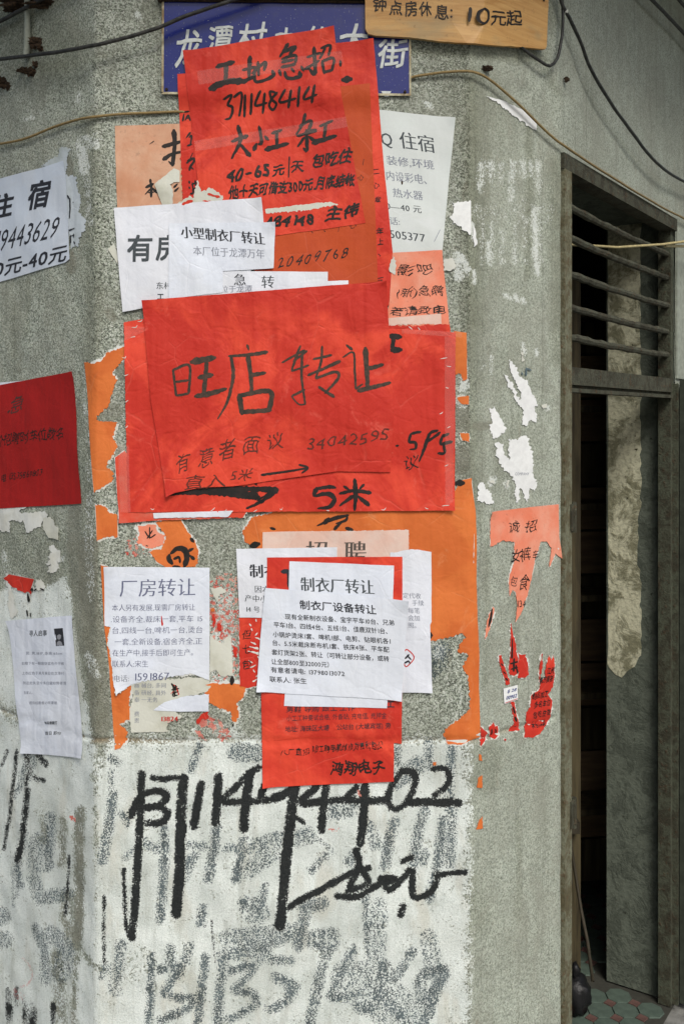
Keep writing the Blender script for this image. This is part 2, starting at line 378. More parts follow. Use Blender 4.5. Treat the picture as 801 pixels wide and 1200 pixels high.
FRESH_NUM = [(G1, 28, [(126, 128), (124, 220), (118, 330), (105, 560), (95, 700), (85, 795)]), (G1, 12, [(54, 520), (56, 620), (62, 740), (78, 795)]),
  (G1, 26, [(84, 298), (100, 250), (130, 212), (180, 198), (218, 208), (226, 232), (196, 258), (150, 268)]), (G1, 26, [(196, 262), (230, 286), (216, 322), (180, 335), (152, 330)]),
  (G1, 24, [(172, 145), (216, 152)]), (G1, 22, [(232, 145), (302, 146)]), (G1, 38, [(296, 150), (288, 260), (284, 400), (278, 560), (264, 700)]),
  (G1, 30, [(366, 172), (352, 260), (338, 342)]), (G1, 33, [(440, 142), (434, 230), (428, 325)]), (G1, 26, [(602, 102), (560, 130), (512, 180), (455, 238), (560, 238), (640, 236), (700, 218), (745, 188)]),
  (G1, 34, [(565, 140), (552, 230), (542, 350)]), (G1, 26, [(626, 180), (606, 232)]), (G1, 38, [(748, 178), (738, 260), (722, 400), (704, 600), (690, 750)]),
  (G2, 24, [(0, 215), (40, 200), (92, 172)]), (G2, 26, [(170, 172), (108, 236), (220, 228), (330, 226), (440, 228)]), (G2, 28, [(206, 175), (196, 260), (188, 342)]),
  (G2, 22, [(325, 176), (278, 226)]), (G2, 30, [(358, 172), (352, 290), (340, 392)]), (G2, 24, [(500, 118), (458, 178), (450, 236), (476, 262), (520, 236), (552, 170), (550, 120), (505, 112)]),
  (G2, 22, [(628, 104), (676, 104), (688, 140), (668, 180), (632, 208)]), (G2, 30, [(538, 234), (630, 236), (725, 236)])]
FRESH_SIG = [(G2, 24, [(64, 642), (130, 605), (200, 570), (270, 530), (335, 500)]), (G2, 26, [(325, 425), (332, 490), (300, 560)]), (G2, 22, [(292, 580), (345, 565), (372, 545), (350, 500), (372, 490)]),
  (G2, 22, [(250, 602), (330, 602), (400, 562), (480, 536), (420, 532), (452, 578), (500, 540), (542, 498), (545, 600), (590, 602), (635, 560), (640, 515)]),
  (G2, 18, [(640, 522), (700, 514), (750, 508)]), (G2, 22, [(508, 466), (538, 452)]), (G2, 14, [(82, 290), (118, 315)])]
FRESH_MISC = [(G5, 24, [(124, 170), (112, 290), (95, 400), (80, 480)], .85), (G5, 14, [(75, 0), (62, 150), (38, 320), (16, 430)], .8), (G5, 12, [(122, 10), (128, 80), (118, 150)], .8),
  (G5, 9, [(302, 460), (295, 600), (285, 720)], .85), (G5, 14, [(460, 640), (456, 760), (458, 930)], .75), (G5, 13, [(546, 520), (548, 640), (558, 790)], .8),
  (G5, 24, [(70, 1045), (40, 1110), (5, 1180)], .85), (G5, 24, [(110, 1160), (135, 1170), (152, 1200)], .9), (G5, 20, [(236, 1112), (236, 1185)], .9), (G5, 18, [(40, 1070), (50, 1200)], .8),
  (G3, 12, [(90, 0), (100, 70), (118, 140)], .8), (G1, 26, [(745, 660), (801, 632)], .9), (G3, 4, [(465, 70), (482, 250)], .9), (G2, 26, [(505, 640), (496, 672)], .85),
  (G5, 14, [(30, 0), (10, 60)], .6), (G5, 26, [(170, 20), (200, 60)], .7), (G5, 18, [(115, 20), (140, 110), (190, 130)], .62)]
OLD = [(G1, 28, [(214, 345), (216, 500), (200, 725)], .80), (G1, 32, [(432, 335), (418, 440), (398, 555)], .74), (G1, 30, [(540, 400), (526, 480), (508, 560)], .76), (G1, 34, [(345, 460), (305, 500)], .66), (G1, 30, [(140, 410), (190, 440)], .6),
  (G1, 26, [(360, 20), (330, 110)], .72), (G1, 60, [(510, 40), (600, 45)], .62), (G1, 26, [(628, 590), (604, 690)], .7), (G1, 40, [(545, 650), (590, 680)], .66), (G1, 30, [(376, 680), (366, 735)], .74), (G1, 60, [(600, 420), (690, 400)], .5), (G1, 60, [(560, 520), (680, 440)], .5),
  (G1, 30, [(320, 420), (380, 425)], .6), (G1, 30, [(470, 430), (560, 440)], .58), (G1, 40, [(330, 480), (290, 560)], .55), (G1, 60, [(760, 400), (801, 380)], .5), (G1, 60, [(480, 800), (760, 770)], .55), (G1, 24, [(100, 430), (60, 470)], .55), (G1, 34, [(790, 700), (765, 836)], .72),
  (G2, 34, [(470, 310), (450, 400), (436, 480)], .70), (G2, 34, [(596, 260), (570, 330), (545, 480)], .64), (G2, 30, [(662, 300), (650, 420), (632, 520), (610, 610)], .74), (G2, 36, [(696, 240), (694, 360), (690, 470)], .60), (G2, 60, [(560, 90), (480, 150)], .6), (G2, 28, [(700, 10), (692, 120), (688, 220)], .66),
  (G2, 30, [(608, 0), (608, 90)], .62), (G2, 26, [(205, 445), (150, 500)], .62), (G2, 22, [(362, 600), (366, 740)], .70), (G2, 44, [(120, 640), (190, 630)], .68), (G2, 30, [(130, 670), (95, 795)], .72), (G2, 12, [(90, 378), (170, 380), (235, 430)], .6), (G2, 70, [(240, 260), (300, 250)], .55), (G2, 40, [(380, 330), (400, 400)], .52), (G2, 60, [(150, 770), (220, 790)], .6),
  (G2, 30, [(480, 30), (480, 80)], .66), (G2, 44, [(580, 460), (585, 440)], .6), (G2, 26, [(390, 660), (415, 735)], .52), (G2, 40, [(300, 470), (320, 440)], .6),
  (G3, 26, [(212, 220), (206, 400), (195, 510)], .80), (G3, 30, [(245, 275), (340, 265), (300, 320), (268, 375), (320, 395), (380, 402), (368, 440), (250, 495)], .78), (G3, 28, [(440, 225), (424, 360), (405, 510)], .78), (G3, 34, [(516, 230), (500, 380), (488, 510)], .72),
  (G3, 30, [(545, 285), (640, 262), (600, 330), (565, 365), (640, 380), (655, 420), (620, 450), (545, 490)], .74), (G3, 32, [(735, 310), (795, 345), (785, 410), (710, 445)], .70), (G3, 36, [(290, 190), (290, 240)], .62), (G3, 34, [(372, 180), (352, 240)], .62), (G3, 50, [(520, 215), (600, 200), (640, 160)], .62),
  (G3, 40, [(640, 190), (760, 150), (801, 120)], .64), (G3, 22, [(540, 160), (590, 148)], .62), (G3, 34, [(430, 20), (420, 80)], .74), (G3, 34, [(720, 235), (801, 240)], .66), (G3, 30, [(90, 170), (70, 280), (60, 340)], .58), (G3, 90, [(640, 20), (660, 30)], .5), (G3, 60, [(640, 240), (690, 200)], .5),
  (G4, 26, [(0, 290), (55, 320), (20, 380)], .7), (G4, 16, [(330, 0), (334, 120), (336, 225)], .72), (G4, 30, [(85, 50), (60, 160)], .72), (G4, 34, [(190, 130), (150, 280), (110, 460)], .62), (G4, 34, [(280, 180), (215, 310), (200, 360), (290, 350)], .70), (G4, 40, [(400, 240), (360, 400), (300, 400)], .70),
  (G4, 50, [(380, 340), (470, 440)], .66), (G4, 30, [(510, 180), (440, 300)], .68), (G4, 44, [(560, 270), (630, 262), (592, 350), (552, 460)], .76), (G4, 150, [(330, 330), (460, 420)], .40), (G4, 40, [(540, 300), (545, 380)], .6), (G4, 50, [(120, 130), (200, 120)], .56), (G4, 100, [(250, 280), (400, 300)], .42), (G4, 60, [(380, 10), (370, 190)], .42), (G4, 60, [(570, 130), (590, 220)], .42),
  (G5, 36, [(225, 290), (218, 400), (206, 510)], .66), (G5, 46, [(150, 560), (180, 650)], .56), (G5, 50, [(200, 640), (290, 630)], .56), (G5, 40, [(160, 780), (190, 850)], .55), (G5, 60, [(230, 800), (290, 860)], .55), (G5, 34, [(496, 190), (480, 320), (452, 480)], .70), (G5, 30, [(540, 280), (560, 320)], .62),
  (G5, 30, [(105, 360), (80, 500), (90, 590)], .66), (G5, 5, [(145, 380), (148, 540)], .9), (G5, 5, [(160, 390), (164, 540)], .9), (G5, 5, [(58, 520), (62, 680)], .8), (G5, 5, [(76, 540), (80, 640)], .8), (G5, 40, [(530, 850), (520, 960)], .62), (G5, 60, [(0, 720), (10, 730)], .5), (G5, 60, [(0, 830), (20, 830)], .5),
  (G5, 46, [(110, 120), (140, 20)], .5), (G5, 24, [(110, 120), (60, 200)], .5), (G5, 30, [(460, 930), (450, 990)], .5), (G5, 50, [(500, 960), (510, 1050)], .42), (G5, 26, [(490, 30), (520, 50)], .6), (G5, 20, [(490, 90), (490, 190)], .5), (G5, 70, [(170, 400), (160, 500)], .45),
  (G5, 40, [(200, 870), (200, 1010)], .5), (G5, 70, [(270, 980), (290, 880)], .45),
  ((0, 0, 1), 22, [(468, 800), (502, 785), (516, 765)], .55), ((0, 0, 1), 30, [(470, 790), (500, 780)], .35), ((0, 0, 1), 16, [(505, 730), (520, 722)], .5)]
BARE = [(G5, 50, [(352, 265), (350, 500), (342, 820)], .8), (G5, 40, [(276, 300), (272, 470), (262, 500)], .72), (G5, 44, [(195, 300), (190, 400)], .55), (G5, 60, [(290, 640), (300, 760), (340, 850)], .6), (G5, 60, [(250, 900), (262, 1060), (268, 1200)], .62), (G5, 30, [(340, 860), (325, 1050), (328, 1200)], .62),
  (G5, 26, [(340, 850), (400, 930), (450, 960)], .6), (G5, 20, [(420, 250), (425, 460)], .45), (G5, 26, [(410, 20), (418, 130)], .4), (G5, 24, [(160, 260), (200, 280)], .5), (G3, 110, [(100, 300), (180, 240)], .32)]
def wall_masks(px, py, u, z):
    A = {n: np.zeros(px.shape, np.float32) for n in ('paint', 'ink', 'oldink', 'residue', 'redstain', 'mortar', 'groove', 'tone', 'coarse', 'redline', 'num', 'sig')}
    def stroke(key, g, w, pts, amp=1.0, soft=2.0, sub=False):
        P = Rg(*g, pts); P = [tuple(t) for t in catmull(P, 5)] if len(P) > 2 else P; w = w*g[2]
        xs = [p[0] for p in P]; ys = [p[1] for p in P]; mgn = w/2+2*soft+3
        idx = np.where((px > min(xs)-mgn) & (px < max(xs)+mgn) & (py > min(ys)-mgn) & (py < max(ys)+mgn))
        if not len(idx[0]): return
        val = np.clip(.5+(w/2-seg_d(px[idx], py[idx], P))/(2*soft), 0, 1)*amp
        A[key][idx] = A[key][idx]*(1-val) if sub else np.maximum(A[key][idx], val)
    def poly(key, pts, amp=1.0, soft=4.0, op='max'):
        xs = [p[0] for p in pts]; ys = [p[1] for p in pts]; mg = 2*soft
        idx = np.where((px > min(xs)-mg) & (px < max(xs)+mg) & (py > min(ys)-mg) & (py < max(ys)+mg))
        if not len(idx[0]): return
        d = seg_d(px[idx], py[idx], list(pts)+[pts[0]]); d = np.where(inside(px[idx], py[idx], pts), d, -d)
        val = np.clip(.5+d/(2*soft), 0, 1)*amp
        A[key][idx] = np.maximum(A[key][idx], val) if op == 'max' else A[key][idx]*(1-val)
    # coarseness of the render on each face
    on_main = (u > -.01) & (u < UB-.004); A['coarse'][:] = np.where(on_main, 1.0, np.where(u < 0, .62, .22))
    A['tone'][:] = 0
    P1 = [(128, 872), (300, 868), (520, 866), (546, 872), (549, 930), (551, 1500), (40, 1500), (105, 1180), (108, 1000), (112, 900)]
    poly('paint', P1, .88, 10)
    poly('paint', [(-400, 700), (0, 692), (22, 676), (50, 690), (76, 678), (84, 720), (91, 760), (96, 800), (104, 850), (112, 880), (120, 1500), (-400, 1500)], .86, 5)
    poly('paint', [(0, 640), (14, 650), (20, 700), (0, 700)], .3, 5)
    for k_ in range(7): poly('paint', [(150+k_*52, 866), (180+k_*52, 858-4*(k_ % 3)), (190+k_*50, 880)], .45, 8)
    poly('paint', [(540, 868), (553, 872), (552, 1500), (543, 1500)], .48, 5)
    poly('paint', [(0, 820), (95, 850), (104, 872), (0, 846)], .55, 6, 'cut')
    for g, w, p, a in BARE: stroke('paint', g, w, p, a, 3.0, True); stroke('mortar', g, w, p, a*.9, 4.0)
    for g, w, p in FRESH_NUM: stroke('ink', g, w*1.1, p, .99, 1.5); stroke('num', g, w+16, p, 1, 1)
    for g, w, p in FRESH_SIG: stroke('ink', g, w*1.1, p, .99, 1.5); stroke('sig', g, w+16, p, 1, 1)
    for g, w, p, a in FRESH_MISC: stroke('ink', g, w, p, a, 1.8)
    for g, w, p, a in OLD: stroke('oldink', g, w*1.22, p, min(a*1.06, .92), 3.2)
    I = (0, 0, 1)
    # smeared mortar on the left crease and loose smears
    for w, p, a in [(26, [(104, 640), (103, 700), (112, 760), (118, 850)], .8), (20, [(88, 590), (86, 640), (92, 700), (100, 760)], .55), (16, [(135, 420), (142, 438)], .8), (22, [(120, 487), (136, 482)], .7),
                    (20, [(540, 480), (541, 500)], .9), (18, [(541, 530), (540, 548)], .9), (14, [(80, 190), (82, 215)], .8), (12, [(128, 366), (132, 372)], .8), (40, [(20, 270), (60, 260)], .4), (14, [(82, 300), (84, 315)], .8), (30, [(118, 180), (116, 330)], .3), (12, [(557, 500), (575, 498)], .7), (16, [(76, 430), (78, 320)], .35)]:
        stroke('mortar', I, w, p, a, 4)
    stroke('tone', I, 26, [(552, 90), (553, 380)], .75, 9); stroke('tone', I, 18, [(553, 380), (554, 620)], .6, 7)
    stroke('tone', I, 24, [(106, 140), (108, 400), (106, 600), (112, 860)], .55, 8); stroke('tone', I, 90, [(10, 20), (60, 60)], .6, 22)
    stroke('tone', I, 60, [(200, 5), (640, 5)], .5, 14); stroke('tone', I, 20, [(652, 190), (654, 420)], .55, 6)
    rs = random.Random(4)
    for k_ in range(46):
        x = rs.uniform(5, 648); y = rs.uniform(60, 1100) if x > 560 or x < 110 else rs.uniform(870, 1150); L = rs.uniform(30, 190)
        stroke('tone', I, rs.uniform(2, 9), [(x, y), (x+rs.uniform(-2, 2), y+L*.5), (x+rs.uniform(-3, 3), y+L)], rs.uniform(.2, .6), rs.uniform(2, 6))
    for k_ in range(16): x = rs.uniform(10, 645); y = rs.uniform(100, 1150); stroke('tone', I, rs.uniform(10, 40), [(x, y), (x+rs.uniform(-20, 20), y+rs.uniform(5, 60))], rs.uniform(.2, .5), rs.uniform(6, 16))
    stroke('tone', I, 14, [(430, 55), (630, 68)], .75, 5); stroke('tone', I, 60, [(540, 70), (560, 140)], .35, 18); stroke('tone', I, 90, [(20, 640), (70, 660)], .35, 20)  # first band: shade under the wooden sign, painted into the tone mask
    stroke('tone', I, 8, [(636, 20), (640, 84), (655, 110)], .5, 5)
    A['groove'][:] = np.where((u > UN[1]) & (u < UC-.16), np.exp(-((z-ZG-.0015*np.sin(u*30))/.0055)**2)*(.35+.5*np.clip(np.sin(u*13+1.2)+.4, 0, 1)), 0)
    # pasted-paper residue
    for x in (563, 574, 586, 600, 612, 622, 630):
        stroke('residue', I, 9, [(x, 192), (x+rnd.uniform(-1, 1), 204+rnd.uniform(0, 30))], rnd.uniform(.46, .66), 4)
        stroke('residue', I, 6, [(x+2, 250+rnd.uniform(-20, 30)), (x+2, 308)], rnd.uniform(.34, .6), 4)
    for w, p, a in [(7, [(627, 245), (627, 300), (629, 320)], .85), (8, [(572, 285), (572, 306)], .75), (6, [(556, 318), (556, 330)], .9), (5, [(592, 346), (598, 350)], 1), (5, [(604, 347), (606, 352)], 1), (5, [(612, 350), (614, 354)], 1),
                    (4, [(575, 418), (576, 436)], .8), (4, [(612, 404), (613, 414)], .9), (5, [(627, 410), (628, 416)], .8), (5, [(566, 428), (568, 436)], .5), (8, [(540, 300), (548, 318)], .9), (12, [(536, 300), (538, 325)], .8), (5, [(638, 476), (642, 478)], .9), (5, [(553, 262), (555, 282)], .9),
                    (8, [(574, 566), (577, 562)], .9), (5, [(592, 566), (594, 572)], .7), (26, [(560, 250), (640, 250)], .22), (120, [(600, 400), (600, 560)], .12), (14, [(96, 175), (100, 200)], .72), (20, [(98, 168), (112, 166)], .55), (10, [(102, 190), (104, 260)], .45), (5, [(30, 140), (38, 138)], .8), (6, [(90, 118), (92, 110)], .7),
                    (6, [(498, 120), (504, 124)], .9), (12, [(100, 430), (106, 560)], .30), (12, [(104, 580), (106, 700)], .34), (16, [(140, 780), (150, 800)], .6), (14, [(104, 770), (112, 790)], .5), (6, [(161, 16), (163, 20)], .9), (9, [(62, 660), (70, 655)], .8)]:
        stroke('residue', I, w, p, a, 2.6)
    poly('residue', [(245, 690), (276, 690), (278, 800), (246, 812)], .62, 6)
    poly('residue', [(160, 870), (246, 862), (250, 845), (276, 850), (300, 866), (160, 882)], .5, 6)
    poly('residue', [(540, 425), (548, 430), (549, 458), (538, 458)], .9, 3); poly('residue', [(533, 464), (548, 462), (547, 478), (532, 478)], .8, 3); poly('residue', [(536, 575), (549, 575), (548, 596), (540, 594)], .9, 3)
    poly('residue', [(505, 752), (522, 757), (520, 772), (508, 775)], .8, 4)
    # red paper stuck in the pits
    for w, p, a in [(40, [(262, 690), (270, 800)], .42), (14, [(250, 720), (256, 735)], .6), (16, [(238, 845), (252, 850), (262, 862)], .62), (8, [(230, 860), (238, 866)], .55), (30, [(160, 640), (195, 640)], .36), (6, [(440, 830), (443, 822)], .3), (5, [(421, 928), (424, 933)], .95), (5, [(388, 972), (394, 971)], .7), (12, [(330, 610), (320, 600)], .4)]:
        stroke('redstain', I, w, p, a, 3)
    stroke('redline', G5, 10, [(100, 910), (130, 945), (146, 990), (120, 1025), (92, 1036)], .62, 1.5); stroke('redline', G5, 12, [(60, 1035), (75, 1050), (120, 1085), (158, 1140), (168, 1180)], .6, 1.6)
    stroke('redstain', G5, 16, [(316, 290), (326, 305)], 1, 1.5)
    return A

# ------------------------------------------------------------------ the building
building = root('corner_building', 'grey cement-rendered corner building with chamfered corners, painted-over lower wall and dark doorway', 'building', (0, 2.3, 0))
TOPZ = 3.04
D_S0, D_S1 = .012, None
pu_post = U(790.0); D_S1 = pu_post-UC
Z_TOP = float(ZZ(U(656.), 178.)); Z_TR = float(ZZ(U(668.), 436.))
def coarse_dense(a, b, lo, hi, dense, co):
    return np.unique(np.round(np.concatenate([np.arange(a, lo, co), np.arange(lo, hi, dense), np.arange(hi, b, co), [b]]), 6))
ug = coarse_dense(UN[0]+.02, UN[-1]-.02, U(-25.), UC+.012, .0032, .05)
ug = np.unique(np.concatenate([ug, np.arange(UC+.02, UC+1.3, .02), [UC+D_S0, UC+D_S1]]))
zg = coarse_dense(0, TOPZ, .47, 2.62, .0032, .06); zg = np.unique(np.concatenate([zg, [Z_TOP]]))
UU, ZG_ = np.meshgrid(ug, zg, indexing='ij')
PXg = PXu(UU); PYg = HY-(ZG_-EYE)*FOC/YU(UU)
PXg = np.where(UU < U(-300.)+.001, -500, PXg)
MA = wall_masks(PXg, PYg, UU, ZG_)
W3 = S(UU, ZG_, 0.0); nu, nz = UU.shape
cu = .5*(ug[1:]+ug[:-1]); cz = .5*(zg[1:]+zg[:-1])
CU, CZ = np.meshgrid(cu, cz, indexing='ij')
cell = np.zeros(CU.shape, int)          # 1 left, 2 left chamfer, 3 front, 4 right chamfer, 5 side
cell[:] = np.digitize(CU, [UN[1], 0.0, UB, UC])+1
cell[(CU > UC+D_S0) & (CU < UC+D_S1) & (CZ < Z_TOP)] = 0
for key, val in (('num', 6), ('sig', 7)):
    mk = MA[key][:-1, :-1] > .5; cell[mk & (cell == 3)] = val
def wall_part(val, name, label):
    ii, jj = np.where(cell == val)
    a = ii*nz+jj; q = np.stack([a, a+nz, a+nz+1, a+1], 1)
    used, inv = np.unique(q, return_inverse=True); inv = inv.reshape(q.shape)
    V = W3.reshape(-1, 3)[used]-np.array(building.location)
    me = bpy.data.meshes.new(name); me.vertices.add(len(V)); me.vertices.foreach_set('co', V.astype(np.float32).ravel())
    me.loops.add(inv.size); me.loops.foreach_set('vertex_index', inv.astype(np.int32).ravel())
    me.polygons.add(len(inv)); me.polygons.foreach_set('loop_start', (np.arange(len(inv))*4).astype(np.int32)); me.polygons.foreach_set('loop_total', np.full(len(inv), 4, np.int32))
    me.update(calc_edges=True); me.validate()
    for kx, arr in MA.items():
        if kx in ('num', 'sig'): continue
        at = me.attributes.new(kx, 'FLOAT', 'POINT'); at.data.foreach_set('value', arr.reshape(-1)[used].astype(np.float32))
    me.materials.append(WALL); me.shade_smooth()
    o = bpy.data.objects.new(name, me); C.objects.link(o); o.parent = building
    if label: o['label'] = label
    return o
wall_part(1, 'wall', 'far left side wall'); wall_part(2, 'wall', 'left chamfer wall with peeling white paint'); wall_part(3, 'wall', 'broad front wall, white paint below the groove')
wall_part(4, 'wall', 'narrow right chamfer wall'); wall_part(5, 'wall', 'side wall with the doorway')
wall_part(6, 'painted_number', 'phone number brushed in thick black paint'); wall_part(7, 'painted_signature', 'scrawled black brush signature under the number')

dR = np.array([math.cos(RA), math.sin(RA), 0]); nR = np.array([math.sin(RA), -math.cos(RA), 0]); zZ = np.array([0, 0, 1.])
C3 = np.array([C0[0], C0[1], 0])
def RW(s, z, d): return C3+s*dR+z*zZ-d*nR      # d metres into the building
def rbox(s0, s1, z0, z1, d0, d1): return boxVF(RW(s0, z0, d0), (s1-s0)*dR, -(d1-d0)*nR, (z1-z0)*zZ)
# reveals of the doorway
obj('door_jamb', *rbox(D_S1, D_S1+.10, 0, Z_TOP, .004, .205), JAMB, building)
def rough_box(s0, s1, z0, z1, d0, d1, n=30):     # jamb face with an uneven inner arris
    V, Fc = [], []; rr = random.Random(5)
    return rbox(s0, s1, z0, z1, d0, d1)
tag(obj('door_lintel', *rbox(.004, D_S1+.1, Z_TOP, Z_TOP+.12, .004, .205), JAMB, building))
obj('door_jamb', *rbox(-.002, D_S0-.001, 0, Z_TOP, .03, .205), JAMB, building)
# bared lime patch on the right jamb: uneven outline, 3 mm proud
def jamb_px(px, py):      # point on the jamb face plane s = D_S1
    kx = (px-CX)/FOC; o = RW(D_S1, 0, 0); d = (kx*o[1]-o[0])/(-nR[0]+kx*nR[1]); p = RW(D_S1, 0, d); return d, EYE+(HY-py)/FOC*p[1]
pat = [(712, 228), (751, 242)]
yy = 250
while yy < 770:
    pat.append((750+rnd.uniform(-1.6, 1.2)-(3 if 600 < yy < 665 else 0), yy)); yy += rnd.uniform(5, 11)
pat += [(748, 770), (743, 781), (735, 786), (728, 794), (720, 790), (714, 783), (711, 778)]
while yy > 240:
    yy -= 16; pat.append((711.5+rnd.uniform(0, 1), yy-8))
def fill_poly(pts, grid=None):
    pts = [Vector(p) for p in pts]; n = len(pts); extra = []
    if grid:
        xs = [p.x for p in pts]; ys = [p.y for p in pts]; px_ = np.array([[p.x, p.y] for p in pts])
        gx, gy = np.meshgrid(np.arange(min(xs)+grid*.4, max(xs), grid), np.arange(min(ys)+grid*.4, max(ys), grid))
        gx = gx.ravel(); gy = gy.ravel()
        ok = inside(gx, gy, px_) & (seg_d(gx, gy, [tuple(p) for p in px_]+[tuple(px_[0])]) > grid*.35)
        extra = [Vector((a, b)) for a, b in zip(gx[ok], gy[ok])]
    r = delaunay_2d_cdt(pts+extra, [], [list(range(n))], 1, 1e-6)
    return np.array([tuple(v_) for v_ in r[0]]), [tuple(f) for f in r[2]]
pv, pf = fill_poly(pat)
top = [RW(D_S1-.0015, b, a) for a, b in (jamb_px(*p) for p in pv)]; bot = [RW(D_S1+.001, b, a) for a, b in (jamb_px(*p) for p in pv)]
nn = len(pat); side = [(i, (i+1) % nn, (i+1) % nn+len(pv), i+len(pv)) for i in range(min(nn, len(pv)))]
pt = obj('plaster_patch', top+bot, pf+[tuple(i+len(pv) for i in f)[::-1] for f in pf]+side, PATCH, building); pt['label'] = 'bared yellowish plaster patch with a ragged edge on the door jamb'
# frame with transom grille
fr = bpy.data.objects.new('door_frame', None); C.objects.link(fr); fr.parent = building; fr.location = Vector(RW(.42, 0, 0))-building.location; fr['_o'] = tuple(RW(.42, 0, 0))
sL = float(U(665.5))-UC
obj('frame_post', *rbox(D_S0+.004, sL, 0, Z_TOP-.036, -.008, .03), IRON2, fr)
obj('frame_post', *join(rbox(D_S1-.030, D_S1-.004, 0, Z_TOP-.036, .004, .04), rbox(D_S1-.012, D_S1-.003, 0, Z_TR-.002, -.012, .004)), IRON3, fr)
for zc in (EYE-(968-HY)/FOC*2.14, EYE-(610-HY)/FOC*2.14): obj('hinge', *join(rbox(sL-.012, sL+.012, zc-.03, zc+.03, -.012, .0), tube([RW(sL+.008, zc-.034, -.010), RW(sL+.008, zc+.034, -.010)], .006, 8)), IRON, fr)
obj('frame_head', *rbox(D_S0+.001, D_S1-.003, Z_TOP-.036, Z_TOP-.001, -.008, .035), IRON, fr)
obj('transom', *join(rbox(sL, D_S1-.03, Z_TR-.028, Z_TR+.012, .0, .04), rbox(sL, D_S1-.03, Z_TR-.045, Z_TR-.036, -.003, .028), rbox(sL, D_S1-.03, Z_TR-.036, Z_TR-.028, .01, .03)), IRON, fr)
for i, y in enumerate((236, 273, 316, 356, 392)):
    zc = EYE+(HY-y)/FOC*float(YU(UC+.04)); V, Fc = rbox(sL-.002, D_S1-.03, zc-.011, zc+.011, .004, .026)
    nsg = 26; pts = [RW(sL-.002+(D_S1-.028-sL)*t, zc+rnd.uniform(-.0012, .0012)-.004*math.sin(math.pi*t), .015) for t in np.linspace(0, 1, nsg)]
    V, Fc = tube(pts, .0088, 8, .12); obj('grille_bar', V, Fc, IRON, fr)
# steel door leaf folded back against the side wall
leaf = bpy.data.objects.new('door', None); C.objects.link(leaf); leaf.parent = building; leaf['label'] = 'dark olive steel door leaf folded back against the side wall'
lo = RW(D_S1+.01, 0, -.03); leaf.location = Vector(lo)-building.location; leaf['_o'] = tuple(lo)
s0, s1, z0, z1 = D_S1+.006, D_S1+.86, .0, float(ZZ(U(790.), 445.))
obj('door_panel', *rbox(s0+.008, s1-.008, z0+.008, z1-.008, -.026, -.018), GATE, leaf)
obj('door_edge', *rbox(s0, s0+.02, z0, z1, -.04, -.012), GATE2, leaf); obj('door_edge', *rbox(s1-.03, s1, z0, z1, -.04, -.012), GATE2, leaf)
obj('door_rail', *rbox(s0+.022, s1-.032, z1-.03, z1, -.038, -.014), GATE, leaf); obj('door_rail', *rbox(s0+.022, s1-.032, z0, z0+.03, -.038, -.014), GATE, leaf)
def dbar(sa, za, sb, zb, w=.018):
    a, b = RW(sa, za, -.027), RW(sb, zb, -.027); t = (b-a)/np.linalg.norm(b-a); p = np.cross(t, nR)*w/2
    return [a-p, a+p, b+p, b-p, a+nR*.012, b+nR*.012], [(0, 1, 4), (1, 2, 5, 4), (2, 3, 5), (3, 0, 4, 5)]
zA = EYE-(762-HY)/FOC*2.9; zB = EYE-(905-HY)/FOC*2.9
for a, b in (((s0+.02, zA), (s0+.42, zA+.44)), ((s0+.02, zA), (s0+.42, zA-.10)), ((s0+.02, zB), (s0+.42, zA-.10)), ((s0+.02, zB), (s0+.42, zB-.5)), ((s0+.82, zA), (s0+.42, zA+.44)), ((s0+.82, zA), (s0+.42, zA-.10)), ((s0+.82, zB), (s0+.42, zA-.10)), ((s0+.82, zB), (s0+.42, zB-.5))):
    obj('door_brace', *dbar(*a, *b), GATE2, leaf)
# pale plaster band of the side wall above the folded leaf
obj('plaster_band', *rbox(D_S1+.004, D_S1+.9, z1+.004, float(ZZ(U(790.), 272.)), -.006, -.001), LIGHTW, building)
# the room behind
rm = []
bx0, bx1, by0, by1 = -1.2, 1.6, 2.25, 5.4
room_v = [(-1.0, 2.30), tuple(RW(-.02, 0, .21)[:2]), tuple(RW(3.2, 0, .21)[:2]), (-.2, 5.9), (-1.0, 5.2)]
V = [(x, y, 0.0) for x, y in room_v]+[(x, y, 2.9) for x, y in room_v]; n5 = 5
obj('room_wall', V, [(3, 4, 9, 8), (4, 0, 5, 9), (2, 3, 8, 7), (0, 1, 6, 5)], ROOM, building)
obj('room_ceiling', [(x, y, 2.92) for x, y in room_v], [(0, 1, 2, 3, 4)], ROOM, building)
# flat roof slab shuts the room; unseen overhang sized to shade the wall top
rp = [tuple(p) for p in nodes_uv]; rp = [rp[0], rp[1], rp[2], rp[3], rp[4], rp[5]]
rp = [(x-(.36 if i < 2 else .18 if i == 2 else -.18 if i == 3 else -.36), y-(.22 if i in (0, 5) else .34 if i in (1, 4) else .46)) for i, (x, y) in enumerate(rp)]
rp = [*rp, (rp[5][0]-1.5, rp[5][1]+1.2), (rp[0][0]+.5, rp[5][1]+1.2)]
V = [(x, y, TOPZ) for x, y in rp]+[(x, y, TOPZ+.22) for x, y in rp]; nr = len(rp)
obj('roof', V, [tuple(range(nr))[::-1], tuple(range(nr, 2*nr))]+[(i, (i+1) % nr, (i+1) % nr+nr, i+nr) for i in range(nr)], LIGHTW, building)
V = [(x, y, 0) for x, y in (rp[5], rp[6], rp[7], rp[0])]+[(x, y, TOPZ) for x, y in (rp[5], rp[6], rp[7], rp[0])]
obj('wall', V, [(0, 1, 5, 4), (1, 2, 6, 5), (2, 3, 7, 6)], LIGHTW, building)['label'] = 'plain back walls'

